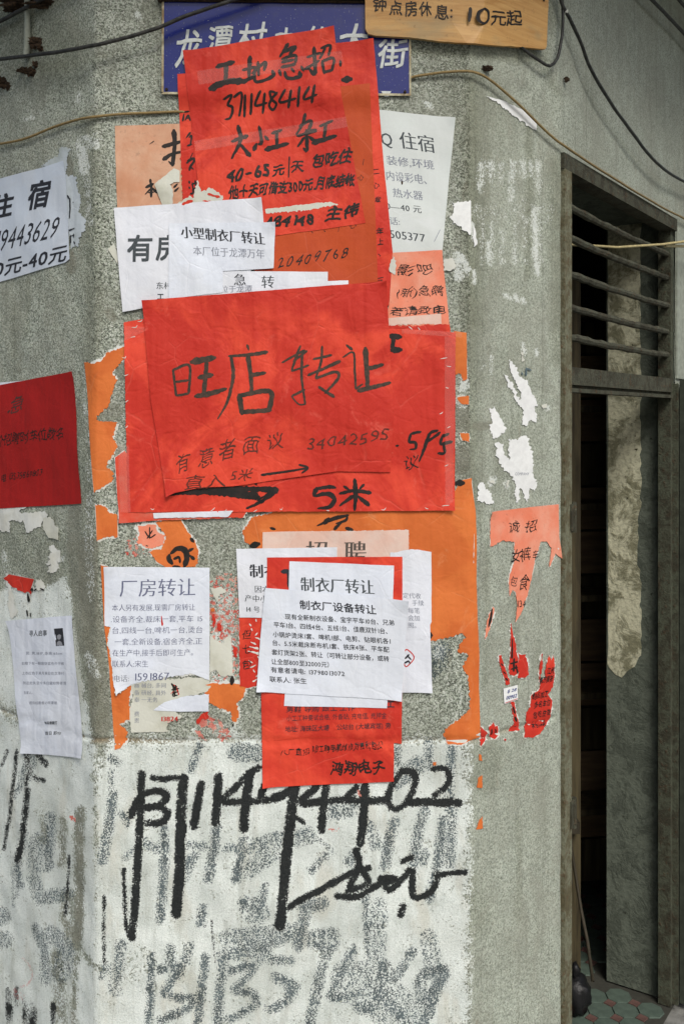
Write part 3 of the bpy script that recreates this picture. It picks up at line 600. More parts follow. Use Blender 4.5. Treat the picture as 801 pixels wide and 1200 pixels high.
# ground and room floor
gr = obj('street_ground', [(-60, -60, -.02), (60, -60, -.02), (60, 60, -.02), (-60, 60, -.02)], [(0, 1, 2, 3)], GROUND); tag(gr, kind='structure')
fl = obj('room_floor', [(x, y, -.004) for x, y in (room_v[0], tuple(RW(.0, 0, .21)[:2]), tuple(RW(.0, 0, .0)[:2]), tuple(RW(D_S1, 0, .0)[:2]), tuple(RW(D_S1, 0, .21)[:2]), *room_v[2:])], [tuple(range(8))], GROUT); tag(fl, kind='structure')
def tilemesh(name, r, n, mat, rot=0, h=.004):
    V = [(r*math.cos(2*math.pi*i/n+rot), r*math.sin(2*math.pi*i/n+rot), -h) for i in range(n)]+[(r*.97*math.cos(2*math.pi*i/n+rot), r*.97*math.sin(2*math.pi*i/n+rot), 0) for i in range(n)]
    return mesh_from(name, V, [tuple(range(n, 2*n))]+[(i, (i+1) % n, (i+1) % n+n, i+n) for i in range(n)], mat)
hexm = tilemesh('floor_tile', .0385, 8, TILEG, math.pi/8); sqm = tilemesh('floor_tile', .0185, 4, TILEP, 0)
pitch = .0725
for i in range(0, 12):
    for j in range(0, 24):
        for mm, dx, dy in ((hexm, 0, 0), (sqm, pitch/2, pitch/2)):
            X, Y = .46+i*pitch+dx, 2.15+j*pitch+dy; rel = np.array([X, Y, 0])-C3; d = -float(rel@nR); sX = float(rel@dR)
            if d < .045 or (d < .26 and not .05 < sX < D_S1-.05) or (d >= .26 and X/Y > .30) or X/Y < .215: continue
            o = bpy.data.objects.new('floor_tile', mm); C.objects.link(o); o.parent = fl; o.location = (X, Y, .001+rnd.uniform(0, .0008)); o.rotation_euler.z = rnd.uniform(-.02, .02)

# things in the dim room
def at(px, py, Y): return np.array([(px-CX)/FOC*Y, Y, EYE+(HY-py)/FOC*Y])
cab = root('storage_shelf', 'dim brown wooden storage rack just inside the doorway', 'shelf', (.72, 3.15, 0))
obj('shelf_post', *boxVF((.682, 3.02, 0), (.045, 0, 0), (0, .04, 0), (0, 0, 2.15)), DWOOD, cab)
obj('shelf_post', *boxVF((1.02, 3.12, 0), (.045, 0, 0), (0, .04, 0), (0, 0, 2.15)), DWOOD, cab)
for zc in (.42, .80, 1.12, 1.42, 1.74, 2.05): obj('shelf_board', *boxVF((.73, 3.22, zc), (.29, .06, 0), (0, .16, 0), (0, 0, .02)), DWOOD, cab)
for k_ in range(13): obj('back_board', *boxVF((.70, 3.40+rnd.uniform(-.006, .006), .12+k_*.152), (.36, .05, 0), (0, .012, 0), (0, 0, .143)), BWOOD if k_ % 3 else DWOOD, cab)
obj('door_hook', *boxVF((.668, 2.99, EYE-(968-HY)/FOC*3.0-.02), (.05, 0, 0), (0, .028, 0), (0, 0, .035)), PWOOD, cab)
pp = [at(680, 1065, 2.95), at(688, 1105, 2.86), at(694, 1150, 2.78)]
top_, bt = pp[0]+np.array([-.03, .06, .25]), pp[2]; V, Fc = tube([top_, pp[0], pp[1], bt], .005, 8); o = obj('wooden_stick', V, Fc, PWOOD, None, True); recentre(o); tag(o, 'thin wooden stick leaning in the dark doorway', 'stick')
def blob(name, c, r, mat, seed, sub=3, amp=.35, sq=(1, 1, 1)):
    import bmesh
    bm = bmesh.new(); bmesh.ops.create_icosphere(bm, subdivisions=sub, radius=1)
    for v_ in bm.verts:
        k_ = 1+amp*mn.noise(v_.co*2.2+Vector((seed, 0, 0)))+amp*.6*mn.noise(v_.co*5+Vector((seed, 3, 0)))
        v_.co = Vector((v_.co.x*r*sq[0]*k_+c[0], v_.co.y*r*sq[1]*k_+c[1], v_.co.z*r*sq[2]*k_+c[2]))
    V = [tuple(v_.co) for v_ in bm.verts]; Fc = [tuple(v_.index for v_ in f.verts) for f in bm.faces]; bm.free(); return V, Fc
bg = at(674, 1148, 2.86); V, Fc = blob('bag', (bg[0], bg[1], .055), .052, PLASTIC, 3, 3, .3, (.8, .8, 1.15)); kn = blob('k', (bg[0], bg[1], .125), .014, PLASTIC, 4, 2, .5, (1, 1, 1.6))
o = obj('plastic_bag', *join((V, Fc), kn), PLASTIC, None, True); recentre(o); tag(o, 'knotted black plastic bag on the tiles behind the door post', 'bag')

# ------------------------------------------------------------------ sheets, lettering and brush strokes
class Ctx: pass
LAY = .0009
def wrinkle(px, py, seed, amp):
    r = random.Random(seed); w = 0*np.asarray(px, float)+0.0
    for i in range(5):
        a = r.uniform(0, 6.28); f = r.uniform(.03, .13); ph = r.uniform(0, 6.28)
        if i < 2: a = r.choice((0, 0, 3.14))+r.uniform(-.25, .25)
        w = w+(np.sin((np.cos(a)*px+np.sin(a)*py)*f*.5+ph+1.2*np.sin(py*.012*r.uniform(.6, 2)+i))**2)*r.uniform(.4, 1)
    return w*amp/5
def densify(poly, rag, seed, step=2.2):
    r = random.Random(seed); out = []; n = len(poly)
    for i in range(n):
        a = poly[i]; b = poly[(i+1) % n]; rg = a[2] if len(a) > 2 else rag
        L = math.hypot(b[0]-a[0], b[1]-a[1]); stp = (min(step, 1.5) if rg > .7 else step) if rg > .3 else 9
        m_ = max(1, int(L/stp)); nx, ny = -(b[1]-a[1])/(L+1e-9), (b[0]-a[0])/(L+1e-9); low = r.uniform(-1, 1)
        for k_ in range(m_):
            t = k_/m_; low = .72*low+.28*r.uniform(-2.2, 2.2); e = rg*(low+.75*r.uniform(-1, 1))*(1.25 if rg > .7 else 1) if k_ else 0
            out.append((a[0]+(b[0]-a[0])*t+nx*e, a[1]+(b[1]-a[1])*t+ny*e))
    return out
def sheet(name, label, cat, poly, layer, mat, rag=0.22, amp=.0011, lifts=(), group=None, torn=0, part='sheet', grid=5, seed=None, single=False, over=False):
    c = Ctx(); seed = seed if seed is not None else len(label)*7+int(poly[0][0])
    c.seed, c.amp, c.lifts, c.base = seed, amp, lifts, .0008+layer*LAY
    def off(px, py):
        px = np.asarray(px, float); py = np.asarray(py, float); o = c.base+wrinkle(px, py, seed, amp)
        if over: t_ = np.clip((134-py)/26, 0, 1); o = o+.0085*t_*t_*(3-2*t_)
        for x, y, r_, h in lifts: o = o+1.6*h*np.clip(1-np.hypot(px-x, py-y)/r_, 0, 1)**2
        return o
    c.off = off; xs = [p[0] for p in poly]; ys = [p[1] for p in poly]
    ctr = SP(sum(xs)/len(xs), sum(ys)/len(ys), c.base)
    if single: c.root = None
    else: c.root = root(name, label, cat, tuple(ctr), group)
    if torn:
        cxm, cym = sum(xs)/len(xs), sum(ys)/len(ys)
        pl = []
        for p in poly:
            g = torn if (len(p) < 3 or p[2] > .3) else 0; d = math.hypot(p[0]-cxm, p[1]-cym)+1e-6
            pl.append((p[0]+(p[0]-cxm)/d*g, p[1]+(p[1]-cym)/d*g, *(((p[2]*1.4),) if len(p) > 2 else ())))
        v2, f2 = fill_poly(densify(pl, max(rag, .5)*2.0, seed+9, 1.25), grid)
        obj('torn_edge', SP(v2[:, 0], v2[:, 1], off(v2[:, 0], v2[:, 1])-.0005), f2, TORN, c.root, True)
    v2, f2 = fill_poly(densify(poly, rag, seed), grid)
    o = obj(name if single else part, SP(v2[:, 0], v2[:, 1], off(v2[:, 0], v2[:, 1])), f2, mat, c.root, True)
    sm = o.modifiers.new('thickness', 'SOLIDIFY'); sm.thickness = .00025; sm.offset = -1; sm.use_rim = False
    if single: recentre(o); tag(o, label, cat, group); c.root = o; o['_o'] = tuple(o.location)
    c.k = 0; return c
GL = {}
def glyph(ch, w, fine=False):
    key = (ch, w, fine)
    if key not in GL:
        cu_ = bpy.data.curves.new('glyph', 'FONT'); cu_.body = ch; cu_.size = 1; cu_.resolution_u = 2; cu_.offset = w
        to = bpy.data.objects.new('glyph', cu_); me = bpy.data.meshes.new_from_object(to)
        if len(me.vertices):
            import bmesh
            bm = bmesh.new(); bm.from_mesh(me); bmesh.ops.triangulate(bm, faces=bm.faces[:])
            for lim in ((.55, .28) if fine else ()):
                es = [e for e in bm.edges if e.calc_length() > lim]
                if es: bmesh.ops.subdivide_edges(bm, edges=es, cuts=1); bmesh.ops.triangulate(bm, faces=bm.faces[:])
            bm.to_mesh(me); bm.free()
        V = np.array([v_.co[:2] for v_ in me.vertices]).reshape(-1, 2); Fc = [tuple(p.vertices) for p in me.polygons]
        bpy.data.objects.remove(to); bpy.data.curves.remove(cu_); bpy.data.meshes.remove(me)
        wide = ord(ch) > 0x2e00
        adv = 1.0 if wide else (.3 if not len(V) else float(V[:, 0].max())+.07)
        GL[key] = (V, Fc, adv)
    return GL[key]
def text(c, s, x, y, size, ang=0, width=None, style='print', bold=0.0, mat=None, sx=1.0, slant=0.0, jit=0.0, name='lettering', clip=None, sp=0.0):
    """one line of lettering; x, y = left end of the baseline in photograph pixels; width = total length"""
    w0 = {'print': 0.0, 'serif': -.012, 'hand': 0.0}[style]
    adv = sum(glyph(ch, w0)[2]+sp for ch in s)*size
    if width: sx = width/adv
    ca, sa = math.cos(rad(ang)), math.sin(rad(ang)); V, Fc = [], []; pen = 0; r = random.Random(s+str(x))
    for ch in s:
        gv, gf, ad = glyph(ch, w0, size > 12)
        if len(gv):
            b_ = bold*.62
            if style == 'serif': reps = [(-.022-bold, 0, 0), (0, 0, 1), (.022+bold, 0, 2)]
            elif bold > .006: reps = [(-b_, -b_, 0), (b_, b_, 1), (-b_, b_, 2), (b_, -b_, 3)]
            else: reps = [(0, 0, 0)]
            g = gv.copy()
            if style == 'hand' or jit:
                j = jit or .05; a1, a2, a3, a4 = (r.uniform(0, 6.28) for _ in range(4))
                g[:, 0] += j*np.sin(g[:, 1]*6+a1)+j*.5*np.sin(g[:, 1]*13+a2); g[:, 1] += j*np.sin(g[:, 0]*6+a3)+j*.5*np.sin(g[:, 0]*14+a4)
                cr = r.uniform(-.9, .9)*j; ga = g-[.5, .38]; g = np.stack([ga[:, 0]*math.cos(cr)-ga[:, 1]*math.sin(cr), ga[:, 0]*math.sin(cr)+ga[:, 1]*math.cos(cr)], 1)*(1+r.uniform(-1, 1)*j*1.2)+[.5, .38+r.uniform(-.6, .6)*j]
            for dx, dy, kz in reps:
                gx = (g[:, 0]+dx+slant*g[:, 1])*size*sx+pen; gy = (g[:, 1]+dy)*size
                X = x+gx*ca+gy*sa; Y = y-gy*ca+gx*sa*-1
                n = len(V)
                if clip is not None:
                    keep = [f for f in gf if clip(np.mean(X[list(f)]), np.mean(Y[list(f)]))]
                else: keep = gf
                P = SP(X, Y, c.off(X, Y)+.0006+kz*.00003)
                V += list(P); Fc += [tuple(i+n for i in f) for f in keep]
        pen += (ad+sp)*size*sx
    return obj(name, V, Fc, mat or PRINT, c.root)
def strokes(c, reg, lst, mat=INK, name='brushed_characters', rough=.10, wk=1.0, zo=.0006, cuts=None):
    if cuts:
        cuts = [0, *cuts, len(lst)]
        return [strokes(c, reg, lst[a_:b_], mat, 'brushed_character', rough, wk, zo) for a_, b_ in zip(cuts[:-1], cuts[1:])]
    V, Fc = [], []; x0, y0, s = reg
    for k_, (w, pts) in enumerate(lst):
        Wd = [w]*len(pts) if not isinstance(w, (list, tuple)) else list(w)
        if len(Wd) < len(pts): Wd = list(np.interp(np.linspace(0, 1, len(pts)), np.linspace(0, 1, len(Wd)), Wd))
        Q = np.array([(x0+a*s, y0+b*s, ww*s*wk) for (a, b), ww in zip(pts, Wd)])
        Q = catmull(Q, 1.2) if len(Q) > 2 else np.array([Q[0]+(Q[1]-Q[0])*t for t in np.linspace(0, 1, max(3, int(np.linalg.norm((Q[1]-Q[0])[:2])/1.2)+1))])
        T_ = np.gradient(Q[:, :2], axis=0); T_ /= (np.linalg.norm(T_, axis=1)[:, None]+1e-9); N_ = np.stack([-T_[:, 1], T_[:, 0]], 1)
        L = len(Q); r = random.Random(k_*31+int(x0)); h = Q[:, 2]/2
        prof = np.ones(L); e = np.minimum(np.arange(L), np.arange(L)[::-1])*1.2/np.maximum(h, .4); prof *= np.clip(np.sqrt(np.clip(e+.12, 0, 1)), .3, 1)
        wob = np.array([r.uniform(-1, 1) for _ in range(L)]); wob = np.convolve(wob, [.25, .5, .25], 'same')
        wob2 = np.convolve(np.array([r.uniform(-1, 1) for _ in range(L)]), [.25, .5, .25], 'same')
        ext = h*.35
        Q[0, :2] -= T_[0]*ext[0]; Q[-1, :2] += T_[-1]*ext[-1]
        a = Q[:, :2]+N_*(h*prof*(1+rough*2*wob))[:, None]; b = Q[:, :2]-N_*(h*prof*(1+rough*2*wob2))[:, None]
        n = len(V)
        for A_ in (a, b): V += list(SP(A_[:, 0], A_[:, 1], c.off(A_[:, 0], A_[:, 1])+zo+k_*.000012))
        Fc += [(n+i, n+i+1, n+L+i+1, n+L+i) for i in range(L-1)]
    return obj(name, V, Fc, mat, c.root)
def Z(x0, y0, s, pts): return [(x0+p[0]*s, y0+p[1]*s, *p[2:]) for p in pts]

# ------------------------------------------------------------------ papers on the front face, bottom layer first
I1 = (0, 0, 1)
R8 = (95, 380, .2165)
c = sheet('torn_poster', 'torn strip of orange paper down the left edge of the big red posters', 'paper scrap',
    Z(*R8, [(20, 205, 0), (75, 912, 1), (120, 880, 1), (170, 850, 1), (175, 800, 1), (140, 770, 1), (200, 665, 1), (170, 610, 1), (200, 530, .6), (100, 525, 1), (85, 500, 1), (145, 450, 1), (180, 330, .6), (200, 300, 1), (172, 270, 1), (215, 215, 1), (240, 180, .2), (240, 120, .8), (150, 150, .8), (110, 200, .8), (60, 215, .8)]),
    0, ORANGE, rag=.8, torn=2.4, group='torn orange papers')
c = sheet('torn_poster', 'small orange scrap with a torn right edge below the long orange strip', 'paper scrap',
    Z(*R8, [(80, 975, .8), (130, 985, .8), (145, 1010, .8), (198, 1030, .2), (200, 1150, .8), (150, 1150, .8), (90, 1175, .2)]), 0, ORANGE, rag=.6, torn=1.6, group='torn orange papers')
R7 = (450, 590, .3333)
big = sheet('torn_poster', 'largest orange poster, torn away along its right inner edge, behind the white notices', 'poster',
    [(296, 606, 1), (284, 622, 1), (288, 636, .8), (297, 640, .2), (310, 700, .2), (350, 760, .2), (470, 762, .2)]+Z(*R7, [(170, 480, 1), (215, 470, 1), (270, 455, .8), (288, 470, 1), (268, 490, 1), (258, 522, .8), (300, 530, 1), (290, 548, 1), (273, 572, 1), (290, 600, .9), (296, 640, .9), (300, 700, .9), (302, 722, 1), (286, 738, 1), (215, 790, 1), (206, 808, 1), (222, 846, .6), (270, 848, .5), (337, 822, .25), (319, 20, .2)])+[(552, 566, .6), (536, 570, .2), (520, 594, .2), (330, 598, .8)],
    0, ORANGE, rag=.7, torn=1.6, amp=.0013, group='torn orange papers')
strokes(big, (260, 600, .337), [([5, 14, 8], [(330, 48), (390, 22), (440, 10)]), ([18, 10], [(355, 40), (372, 20)]), ([14, 6], [(390, 60), (420, 30)]), ([14, 10], [(430, 55), (455, 62)]), (22, [(100, 118), (130, 110)]), (10, [(168, 55), (185, 60)]), ([4, 10, 4], [(395, 40), (430, 28), (436, 8)])], cuts=(3, 4, 5, 6))
strokes(big, R7, [(22, [(160, 455), (160, 470)])])
c = sheet('torn_poster', 'orange sliver in the gap beside the right edge of the red posters', 'paper scrap', [(531, 388, .2), (546, 390, .2), (547, 444, .6), (541, 446, .8), (540, 438, .8), (531, 438, .6)], 0, ORANGE, rag=.4, torn=1.2, group='torn orange papers')
for pl, lb in (([(535, 466), (549, 464), (549, 474), (540, 473)], 'tiny orange scrap on the torn white patch right of the red posters'), ([(538, 507, .8), (549, 508), (549, 518), (541, 516)], 'tiny orange scrap below the crease beside the red posters'),
               ([(535, 564, .3), (552, 560, .3), (552, 574, .7), (544, 573, 1), (536, 577, .4)], 'orange scrap with a black blot at the lower right corner of the red posters')):
    c = sheet('paper_scrap', lb, 'paper scrap', pl, .5, ORANGE, rag=.5, torn=1.0, group='small orange scraps', grid=4)
strokes(c, I1, [(8, [(534, 566), (543, 566)])])
R5 = (110, 580, .25)
c = sheet('torn_poster', 'torn orange piece with one black brushed character above the factory notice', 'paper scrap',
    Z(*R5, [(290, 130, .8), (345, 112, .2), (405, 112, .6), (440, 175, .8), (475, 215, .8), (490, 260, .8), (478, 335, .2), (345, 342, .2), (300, 315, .8), (262, 262, .8), (320, 252, .8), (340, 195, .8)]), .5, ORANGE, rag=.8, torn=1.8, group='torn orange papers')
strokes(c, R5, [([20, 26], [(355, 280), (352, 300), (368, 322)]), ([16, 30, 24], [(360, 275), (395, 250), (430, 262), (436, 300), (425, 335)]), (14, [(372, 335), (405, 338)]), ([14, 10], [(375, 300), (400, 292), (405, 318)]), ([24, 6], [(455, 205), (470, 222)]), ([20, 8], [(445, 262), (468, 250)]), ([6, 22], [(448, 280), (470, 300)])])
c = sheet('torn_poster', 'pale salmon scrap with thin black strokes under the red posters', 'paper scrap', Z(*R5, [(205, 145), (290, 140), (300, 175), (335, 190), (325, 235), (270, 250), (235, 240), (200, 220), (215, 180)]), .2, SALMON, rag=.9, torn=3, group='salmon scraps', grid=5)
strokes(c, R5, [(6, [(240, 170), (262, 200), (290, 185)]), (6, [(262, 150), (262, 205)]), (6, [(250, 205), (275, 165)]), (5, [(245, 235), (255, 240)])])
c = sheet('torn_poster', 'narrow orange paper with a torn lower end under the factory notice', 'paper scrap',
    Z(*R5, [(35, 328, .5), (70, 335, .2), (100, 600, .2), (180, 880, .8), (172, 930, 1), (165, 985, 1), (185, 1010, 1), (172, 1055, 1), (120, 1075, .8), (150, 1100, 1), (160, 1145, 1), (130, 1180, .8), (100, 1192, .2), (85, 1000, .2), (70, 780, .2), (48, 600, .2)]), .2, ORANGE, rag=.8, torn=2.2, group='torn orange papers')
c = sheet('torn_poster', 'orange fragment with ragged ends right of the factory notice', 'paper scrap',
    Z(*R5, [(520, 890, .2), (560, 880), (600, 885), (640, 880), (690, 885), (716, 898), (705, 925), (690, 960), (668, 985), (680, 1025), (665, 1065), (650, 1062), (642, 1020), (600, 1000), (545, 975, .2), (520, 960, .2)]), .2, ORANGE, rag=1.0, torn=2.4, group='torn orange papers')
strokes(c, R5, [([16, 26, 6], [(650, 850), (646, 885)]), (8, [(655, 1070), (650, 1085)])])
for pl, lb in ((Z(*R7, [(332, 880), (340, 885), (342, 905), (330, 902)]), 'uppermost orange tatter on the corner below the big orange poster'), (Z(*R7, [(328, 965), (342, 955), (342, 1000), (324, 998)]), 'middle orange tatter on the corner below the big orange poster'), (Z(*R7, [(332, 1110), (342, 1098), (342, 1140), (318, 1144)]), 'lowest orange tatter on the corner below the big orange poster'),
               (Z(*R7, [(170, 910), (182, 908), (182, 920), (172, 921)]), 'tiny orange speck of paper above the black painted digit 2')):
    sheet('paper_scrap', lb, 'paper scrap', pl, .3, ORANGE, rag=.35, single=True, group='small orange scraps', grid=3)
# faded salmon poster
R9 = (120, 130, .1498)
c = sheet('faded_poster', 'faded pinkish-brown poster with black brushed characters left of the red sheets', 'poster', Z(*R9, [(100, 118, .3), (640, 98, .2), (680, 740, .2), (118, 760, .2)]), 0, FADED, rag=.25, amp=.0008)
strokes(c, R9, [([46, 30, 34], [(560, 150), (566, 240), (560, 330), (550, 430)]), ([34, 24], [(470, 278), (560, 255), (620, 240)]), ([40, 26, 20], [(478, 382), (540, 340), (620, 320)]), (16, [(520, 395), (545, 425)]), ([4, 10, 4], [(368, 262), (405, 235)]),
                ([20, 24], [(340, 600), (400, 570)]), (20, [(376, 535), (384, 600), (382, 675)]), ([16, 8], [(378, 610), (335, 655)]), ([14, 26], [(385, 600), (430, 640)]), (12, [(362, 640), (405, 635)]), ([20, 12], [(560, 600), (590, 570)]), ([20, 10], [(565, 630), (600, 600)])], cuts=(4, 5, 10))
c = sheet('torn_poster', 'crumpled cream scrap hanging at the bottom of the faded pinkish poster', 'paper scrap', Z(*R9, [(410, 575, .4), (560, 450, .6), (606, 470, .3), (606, 560, .5), (560, 560, .8), (530, 580, .5), (555, 620, .5), (548, 730, .4), (470, 735, .4)]), 1, CREAM, rag=.4, amp=.002, single=True, grid=4, group='cream scraps', lifts=((190, 222, 20, .003),))
sheet('torn_poster', 'small cream corner peeling out behind the left edge of the white vacancy notice', 'paper scrap', [(127, 292, .5), (134, 285), (139, 300), (138, 310, .5)], .3, CREAM, rag=.4, single=True, grid=4, group='cream scraps')
# white lodging notice
R2 = (420, 110, .2413)
c = sheet('printed_notice', 'greyish white lodging notice at the upper right with grey serif print', 'notice', Z(*R2, [(60, 74), (468, 118), (405, 765), (100, 775)]), 0, COOL, rag=.2, amp=.0012, lifts=((533, 138, 26, .004),))
text(c, 'Q', *Z(*R2, [(108, 248)])[0], 21, -7, style='serif', mat=MPRINT, sx=.85); text(c, '住宿', *Z(*R2, [(200, 258)])[0], 22, -8, width=43, style='serif', mat=MPRINT)
for s, x, y, w, sz in (('装修,环境', 135, 340, 235, 12), ('内设彩电、', 132, 415, 230, 12.5), ('热水器', 165, 498, 150, 12), ('0—40 元', 133, 560, 175, 10), ('话:', 150, 632, 52, 10)):
    text(c, s, *Z(*R2, [(x, y)])[0], sz, -6, width=w*.2413, style='serif', mat=GPRINT if sz > 10.5 or s == '话:' else MPRINT)
text(c, '505377', *Z(*R2, [(150, 700)])[0], 13.5, -7, width=43, style='serif', mat=MPRINT)
strokes(c, R2, [(9, [(210, 420), (210, 440)])], mat=RUSTY, name='glue_stain'); strokes(c, R2, [(3, [(395, 660), (365, 720)])], mat=GPRINT, name='fold_line')
# back red sheets
R3 = (180, 20, .3496)
redR = sheet('red_poster', 'tall red poster at the back whose right edge runs down past the lodging notice', 'poster', [(300, 62), (437, 48), (450, 200), (466, 357), (430, 360), (330, 352)], 1, RED2, rag=.2, amp=.0012, over=True, group='red brush-lettered posters', lifts=((437, 48, 24, .003),))
strokes(redR, R3, [(26, [(632, 216), (662, 214)]), (10, [(625, 152), (626, 170)])])
for s, x, y, sz in (('二', 436, 205, 8), ('心', 436, 221, 8), ('章', 438, 238, 8), ('年', 440, 275, 9), ('上', 441, 287, 8), ('、', 442, 300, 9), ('与', 437, 334, 12)): text(redR, s, x, y, sz, 5, style='hand', mat=INK, bold=.01)
redL = sheet('red_poster', 'narrow red poster strip with a column of black characters, left of the stack', 'poster', [(209, 89), (262, 84), (272, 240), (240, 250), (214, 236, .8), (212, 180)], 1.6, RED2, rag=.2, amp=.0009, over=True, group='red brush-lettered posters')
strokes(redL, R9, [([8, 20], [(640, 20), (630, 80)]), (14, [(640, 10), (680, 5)]), (14, [(648, 75), (672, 35), (688, 78)]), (12, [(650, 60), (682, 55)]), ([8, 20, 10], [(655, 215), (690, 170)]), ([14], [(680, 210), (700, 195), (690, 270)]), ([22, 8], [(668, 275), (706, 262)]),
                   ([6, 20], [(710, 330), (680, 395), (660, 410)]), ([24, 18, 22], [(668, 395), (715, 375), (718, 400), (690, 440), (682, 468)]), (12, [(690, 440), (715, 460)]), ([18], [(680, 550), (684, 570)]), (16, [(680, 595), (686, 610)]), ([10, 22], [(705, 560), (712, 640), (690, 650)]), (14, [(700, 580), (738, 560)]), (14, [(728, 545), (735, 610)]), (14, [(705, 620), (740, 600)]), (12, [(720, 640), (735, 670)])], cuts=(4, 7, 10))
orC = sheet('orange_red_poster', 'orange-red kraft poster with a phone number showing below the topmost red sheet', 'poster', [(231, 104), (403, 103), (433, 100), (438, 220), (443, 345), (325, 350), (236, 240)], 2.4, REDO, rag=.2, amp=.0014, over=True, group='red brush-lettered posters')
strokes(orC, (180, 160, .3496), [([10, 5], [(170, 105), (190, 125)]), ([6, 8], [(172, 150), (205, 125)]), (6, [(205, 100), (208, 180)]), (5, [(222, 100), (226, 180)]), (6, [(205, 110), (222, 106)]), (5, [(188, 150), (222, 150)]), (5, [(205, 128), (224, 126)])])
for i_, s in enumerate('20409768'): text(orC, s, 324+i_*10.6, 315-i_*1.7, 17+(i_ % 3), 8, style='hand', mat=INK, sx=.9, slant=.12)
for s, x, y, sz in (('〡', 420, 195, 9), ('心', 418, 212, 8), ('、', 378, 272, 9), ('丶', 360, 276, 9), ('心', 408, 268, 9), ('丨', 393, 272, 7)): text(orC, s, x, y, sz, 8, style='hand', mat=INK)
redD = sheet('red_poster', 'topmost bright red site-hiring poster with large black brush characters, tilted upward', 'poster', [(216, 63), (391, 34), (400, 115), (428, 262), (320, 277), (237, 250), (226, 160)], 3.4, RED, rag=.2, amp=.0012, over=True, group='red brush-lettered posters', lifts=((216, 63, 26, .005), (391, 34, 22, .004)))
HDR = [([14, 16], [(212, 176), (272, 158)]), ([14, 12], [(246, 165), (245, 225)]), ([26, 18, 22], [(192, 248), (240, 228), (302, 222)]),
  (10, [(300, 186), (346, 176)]), ([14, 10], [(325, 140), (322, 215)]), ([16, 9], [(296, 228), (345, 205)]), ([9, 11], [(332, 198), (375, 160), (372, 188)]), (10, [(352, 158), (354, 205)]), ([9, 10, 14], [(341, 180), (342, 222), (370, 222), (402, 205), (400, 188)]),
  ([14, 7], [(452, 98), (424, 142)]), (11, [(436, 126), (476, 108), (456, 134)]), (10, [(430, 150), (476, 136), (474, 164)]), (9, [(430, 160), (470, 150)]), (10, [(428, 176), (476, 166)]), ([12, 8], [(422, 185), (428, 205)]), ([10, 14], [(440, 190), (450, 212), (488, 208), (490, 190)]), (9, [(462, 178), (472, 192)]), (10, [(495, 172), (503, 188)]),
  ([8, 10], [(514, 142), (560, 126)]), ([13, 10], [(538, 108), (541, 195), (520, 180)]), ([12, 7], [(508, 182), (556, 152)]), ([8, 9], [(560, 112), (592, 102), (586, 136)]), (8, [(576, 110), (556, 146)]), (10, [(565, 152), (572, 196)]), ([10, 9], [(565, 154), (602, 145), (598, 186)]), (9, [(570, 192), (600, 184)])]
NUM = [(7, [(236, 282), (264, 270), (248, 300)]), ([7, 8, 5], [(248, 300), (266, 308), (258, 340), (240, 346)]), (7, [(270, 276), (298, 264), (288, 335)]), (8, [(309, 268), (305, 338)]), (8, [(331, 264), (326, 330)]), ([8, 6], [(360, 255), (342, 300), (382, 292)]), (8, [(374, 262), (366, 326)]),
  (7, [(412, 262), (392, 258), (396, 280), (412, 296), (400, 314), (388, 300), (398, 280), (416, 260)]), ([8, 6], [(442, 250), (424, 290), (478, 278)]), (8, [(462, 252), (452, 308)]), (8, [(490, 240), (483, 304)]), ([8, 6], [(522, 240), (504, 280), (548, 266)]), (8, [(540, 234), (530, 292)])]
MID = [([10, 14], [(262, 420), (316, 400)]), ([14, 12, 6], [(284, 366), (292, 415), (262, 478)]), ([8, 16], [(292, 428), (324, 468)]), ([10, 13], [(354, 368), (362, 420), (352, 428)]), ([8, 15], [(346, 425), (336, 448)]), ([14, 8], [(374, 402), (386, 414)]), (10, [(396, 392), (430, 380)]), (10, [(413, 385), (413, 432)]), ([16, 12], [(374, 446), (452, 425)]),
  ([9, 12], [(488, 368), (528, 350), (520, 384), (545, 380)]), ([11, 7], [(508, 326), (500, 360), (478, 396)]), (9, [(480, 400), (546, 384)]), ([12, 10], [(512, 380), (514, 446), (502, 440)]), ([10, 6], [(505, 405), (482, 436)]), ([8, 12], [(520, 402), (546, 422)]), (9, [(556, 368), (600, 350)]), (10, [(577, 358), (571, 408)]), ([17, 12], [(532, 424), (612, 400)])]
for a_, b_ in ((0, 3), (3, 9), (9, 18), (18, 99)): strokes(redD, R3, HDR[a_:b_], name='brushed_character', rough=.13, wk=1.12)
strokes(redD, R3, NUM, name='phone_number', wk=1.2)
for a_, b_ in ((0, 3), (3, 6), (6, 9), (9, 15), (15, 18)): strokes(redD, R3, MID[a_:b_], name='brushed_character', rough=.13, wk=1.12)
text(redD, '40', 266, 215, 20, 8, width=20, style='hand', bold=.05, mat=INK); strokes(redD, I1, [([2.6, 3.2], [(288, 205), (295, 203.5)])]); text(redD, '65', 297, 210, 20, 8, width=19, style='hand', bold=.05, mat=INK); text(redD, '元', 318, 207, 15, 8, style='hand', bold=.045, mat=INK); strokes(redD, R3, [(5, [(455, 468), (452, 540)])]); text(redD, '天', 340, 202, 16, 8, style='hand', bold=.035, mat=INK)
text(redD, '包吃住', 364, 196, 18, 8, width=48, style='hand', bold=.045, mat=INK); text(redD, '他十天可借支300元.月底结帐', 268, 233, 16, 6.3, width=148, style='hand', bold=.05, mat=INK)
text(redD, '484148', 310, 268, 17, 5, width=58, style='hand', bold=.05, mat=INK, slant=.1); text(redD, '主伟', 380, 259, 18, 9, width=41, style='hand', bold=.05, mat=INK)
